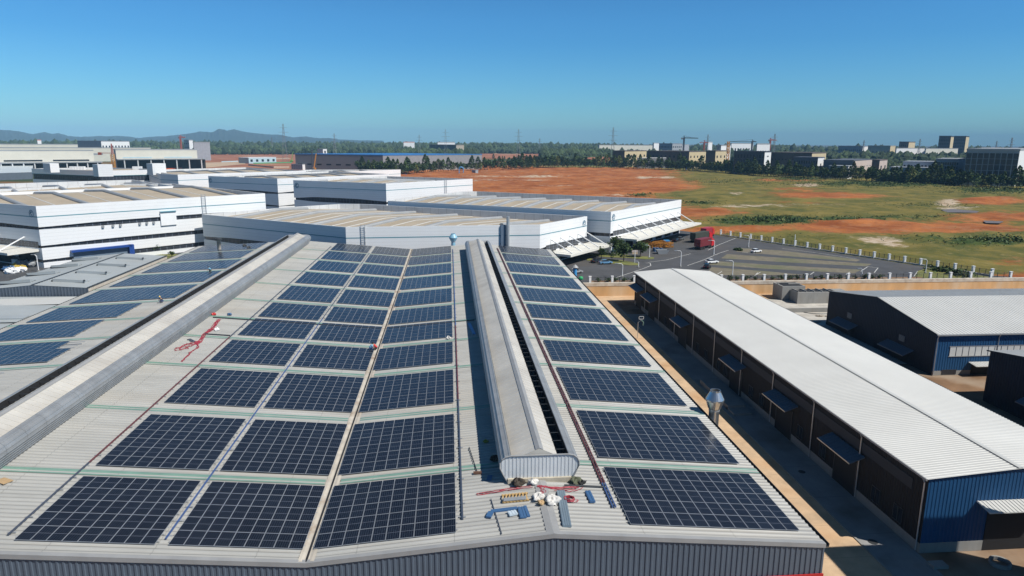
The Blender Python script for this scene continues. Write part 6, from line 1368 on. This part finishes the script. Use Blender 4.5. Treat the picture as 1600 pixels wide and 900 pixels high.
def truck(px, py, rz, label, cm_, km, L=11.5):
    p = az(px, py, U); t = thing('container_truck', label, 'truck', (p.x, p.y, U), rz)
    b = MB(); b.box(-L, -1.25, 1.25, 0, 1.25, 4.0)
    bx = b.build('container', cm_, t, local=True); b = MB()
    for k in range(int(L / .45)):
        for s in (-1, 1): b.box(-L + .15 + k * .45, s * 1.25 - .03, 1.4, -L + .33 + k * .45, s * 1.25 + .03, 3.9)
    b.build('ribs', cm_, bx, local=True)
    b = MB(); b.box(-L, -.5, .95, 2.5, .5, 1.24); b.build('chassis', M_dark, t, local=True)
    b = MB(); prof = [(.5, .7), (.5, 3.3), (1.2, 3.55), (2.3, 3.1), (2.75, 2.2), (2.85, .7)]; n = len(prof); V = [(x, s * 1.22, z) for s in (-1, 1) for x, z in prof]; b.add(V, [(i, (i + 1) % n, n + (i + 1) % n, n + i) for i in range(n)] + [tuple(range(n)), tuple(range(2 * n - 1, n - 1, -1))]); cb = b.build('cab', km, t, local=True)
    b = MB(); b.obox((2.58, 0, 2.66), (.24, 0, -.43), (0, 1.1, 0), (.03, 0, .02)); b.build('windscreen', M_glass, cb, local=True)
    for x in (-L + .9, -L + 2.2, -L + 3.5, .1, 1.9):
        for s in (-1, 1): b = MB(); b.tube([(x, s * 1.05 - .2, .5), (x, s * 1.05 + .2, .5)], .5, 12); b.build('wheel', M_tyre, t, local=True)
M_cred = mat('container_red', (.17, .022, .028), .5, 0, .15, .5); M_cabred = mat('bright_red_paint', (.50, .015, .02), .35, 0, .08)
p = az(1110, 384, U); truck(1106, 386.8, R(42), 'dark red container truck standing on the asphalt road', M_cred, M_cabred, 8.6)
truck(1103, 376.0, R(38), 'truck with dark green covered load and bright red cab behind the container truck', mat('tarp_green', (.045, .05, .04), .8), M_cabred, 10); truck(1108, 369.0, R(48), 'red box truck farthest back beside the fence', mat('box_red', (.36, .03, .05), .5), M_cabred, 7)
# orange steelwork stack, skip
t = thing('steel_stack', 'stack of orange painted steel frames beside the canopy dock', 'steel stack', az(1025, 386, U)); p = Vector(t.location); M_or = mat('orange_steel', (.45, .19, .025), .5, 0, .2, 1)
for r_ in range(3):
    for k in range(8):
        b = MB(); x0 = p.x - 5.5 + k * 1.45 + rnd.gauss(0, .2); y0 = p.y + r_ * 2.2 - 2.5; h = rnd.uniform(1.3, 2.7)
        for z in np.linspace(.3, h, 4): b.bar((x0 - .8, y0, U + z), (x0 + 1.2, y0 + rnd.gauss(0, .6), U + z + rnd.gauss(0, .15)), .26)
        b.bar((x0 - .7, y0, U), (x0 + .9, y0, U + h), .2); b.bar((x0 + .9, y0, U), (x0 - .7, y0, U + h), .2); b.build('frame', M_or, t)
b = MB(); p = az(1041, 383, U); b.box(p.x - 1, p.y - 1, U, p.x + 1, p.y + 1, U + 1.8); b.box(p.x - 1.1, p.y - 1.1, U + 1.8, p.x + 1.1, p.y + 1.1, U + 1.95); tag(b.build('blue_bin', M_skyblue), 'small blue bin beside the orange steel stack', 'bin')
for px, py, mt_, lab in ((1023, 393, M_bluepl, 'blue drum group in front of the orange steel stack'), (1033, 396.5, M_pipe, 'grey skip before the orange steel stack')):
    p = az(px, py, U); b = MB()
    if mt_ is M_bluepl:
        for k in range(5): b.lathe([(.01, 0), (.5, 0), (.5, 1.3), (.01, 1.3)], (p.x + k % 3 * 1.2, p.y + k // 3 * 1.2, U), 10)
    else: b.add([(p.x - 1.2, p.y - 1, U), (p.x + 1.8, p.y - 1, U), (p.x + 2.6, p.y - 1.2, U + 1.5), (p.x - 2, p.y - 1.2, U + 1.5), (p.x - 1.2, p.y + 1, U), (p.x + 1.8, p.y + 1, U), (p.x + 2.6, p.y + 1.2, U + 1.5), (p.x - 2, p.y + 1.2, U + 1.5)], [(0, 1, 2, 3), (4, 7, 6, 5), (1, 5, 6, 2), (0, 3, 7, 4), (0, 4, 5, 1)])
    tag(b.build('skip' if mt_ is M_pipe else 'blue_drums', mt_), lab, 'skip' if mt_ is M_pipe else 'drums')
# street lamps
def lamp(px, py, h, label, arm=1.4, ang=180):
    p = az(px, py, U); t = thing('street_lamp', label, 'street lamp', (p.x, p.y, U)); d = Vector((math.cos(R(ang)), math.sin(R(ang)), 0))
    b = MB(); b.tube([p, p + Vector((0, 0, h - .4)), p + d * .4 + Vector((0, 0, h)), p + d * arm + Vector((0, 0, h + .1))], [.13, .1, .08, .06], 7); b.build('pole', M_white, t)
    b = MB(); q = p + d * (arm + .5) + Vector((0, 0, h + .1)); b.obox(q, d * .55, Vector((-d.y, d.x, 0)) * .16, (0, 0, .07)); b.build('lamp_head', M_galv, t)
    b = MB(); b.obox(p + Vector((0, 0, .2)), (.3, 0, 0), (0, .3, 0), (0, 0, .2)); b.build('base', M_concg, t)
lamp(1063.3, 417, 5.2, 'white street lamp at the edge of the paved bays by the road'); lamp(1115.3, 399, 5.3, 'white street lamp beside the red container truck'); lamp(972.3, 433, 4.0, 'white street lamp just behind the near fence'); lamp(1144.3, 431, 4.6, 'white street lamp in front of the workshop roof ridge end'); lamp(1169.5, 387, 4.6, 'slim lamp at the far end of the car park', 1.0); lamp(1446, 427, 4.4, 'lamp on the lawn where the fences meet')
lamp(1014.5, 403, 4.4, 'lamp on the far grass island before the orange steel', .8); lamp(1346.5, 432, 2.4, 'short lamp post at the right end of the car park', .5); lamp(60.5, 424, 5.0, 'white lamp post by the left hall corner', .5); lamp(997.5, 418, 2.0, 'short white post on the road edge', .2)
t = thing('sign_post', 'white sign post with tan boards on the nearer grass island', 'sign post', az(991.5, 410.5, U)); p = Vector(t.location); b = MB(); b.tube([p, p + Vector((0, 0, 4.2))], .12, 6); b.build('pole', M_white, t)
b = MB(); b.box(p.x - .9, p.y - .06, p.z + 2.9, p.x + .9, p.y + .06, p.z + 3.5); b.build('board', mat('sign_tan', (.5, .38, .25), .7), t); b = MB(); b.box(p.x - 1.1, p.y - .08, p.z + 3.6, p.x + .9, p.y + .08, p.z + 4.2); b.build('board', k_pink, t)
b = MB(); p = az(909, 439, U); b.sphere((p.x, p.y + 1.5, U + .5), .7, .5, .6, 10, 6); tag(b.build('green_bin', mat('green_plastic', (.02, .35, .12), .5)), 'bright green bin behind the left end of the near fence', 'bin')
b = MB(); p = az(1241, 385, U); b.tube([p, p + Vector((0, 0, 4.6))], .13, 6); tag(b.build('camera_post', M_white), 'thin white post standing among the slanting fence pillars', 'post')
# ------------------------------------------------------------ haze
def haze():
    mt = bpy.data.materials.new('haze_air'); mt.use_nodes = True; n = mt.node_tree.nodes; L = mt.node_tree.links; n.remove(n['Principled BSDF'])
    v = n.new('ShaderNodeVolumePrincipled'); v.inputs['Color'].default_value = (.38, .69, 1.0, 1); v.inputs['Density'].default_value = HAZE; v.inputs['Anisotropy'].default_value = -.35
    L.new(v.outputs[0], n['Material Output'].inputs['Volume']); b = MB(); b.box(-13500, -2500, -4, 13500, 15000, 260); o = b.build('haze', mt); tag(o, 'thin blue haze over the whole plain', 'haze', kind='stuff')
HAZE = 0.8e-4
haze()
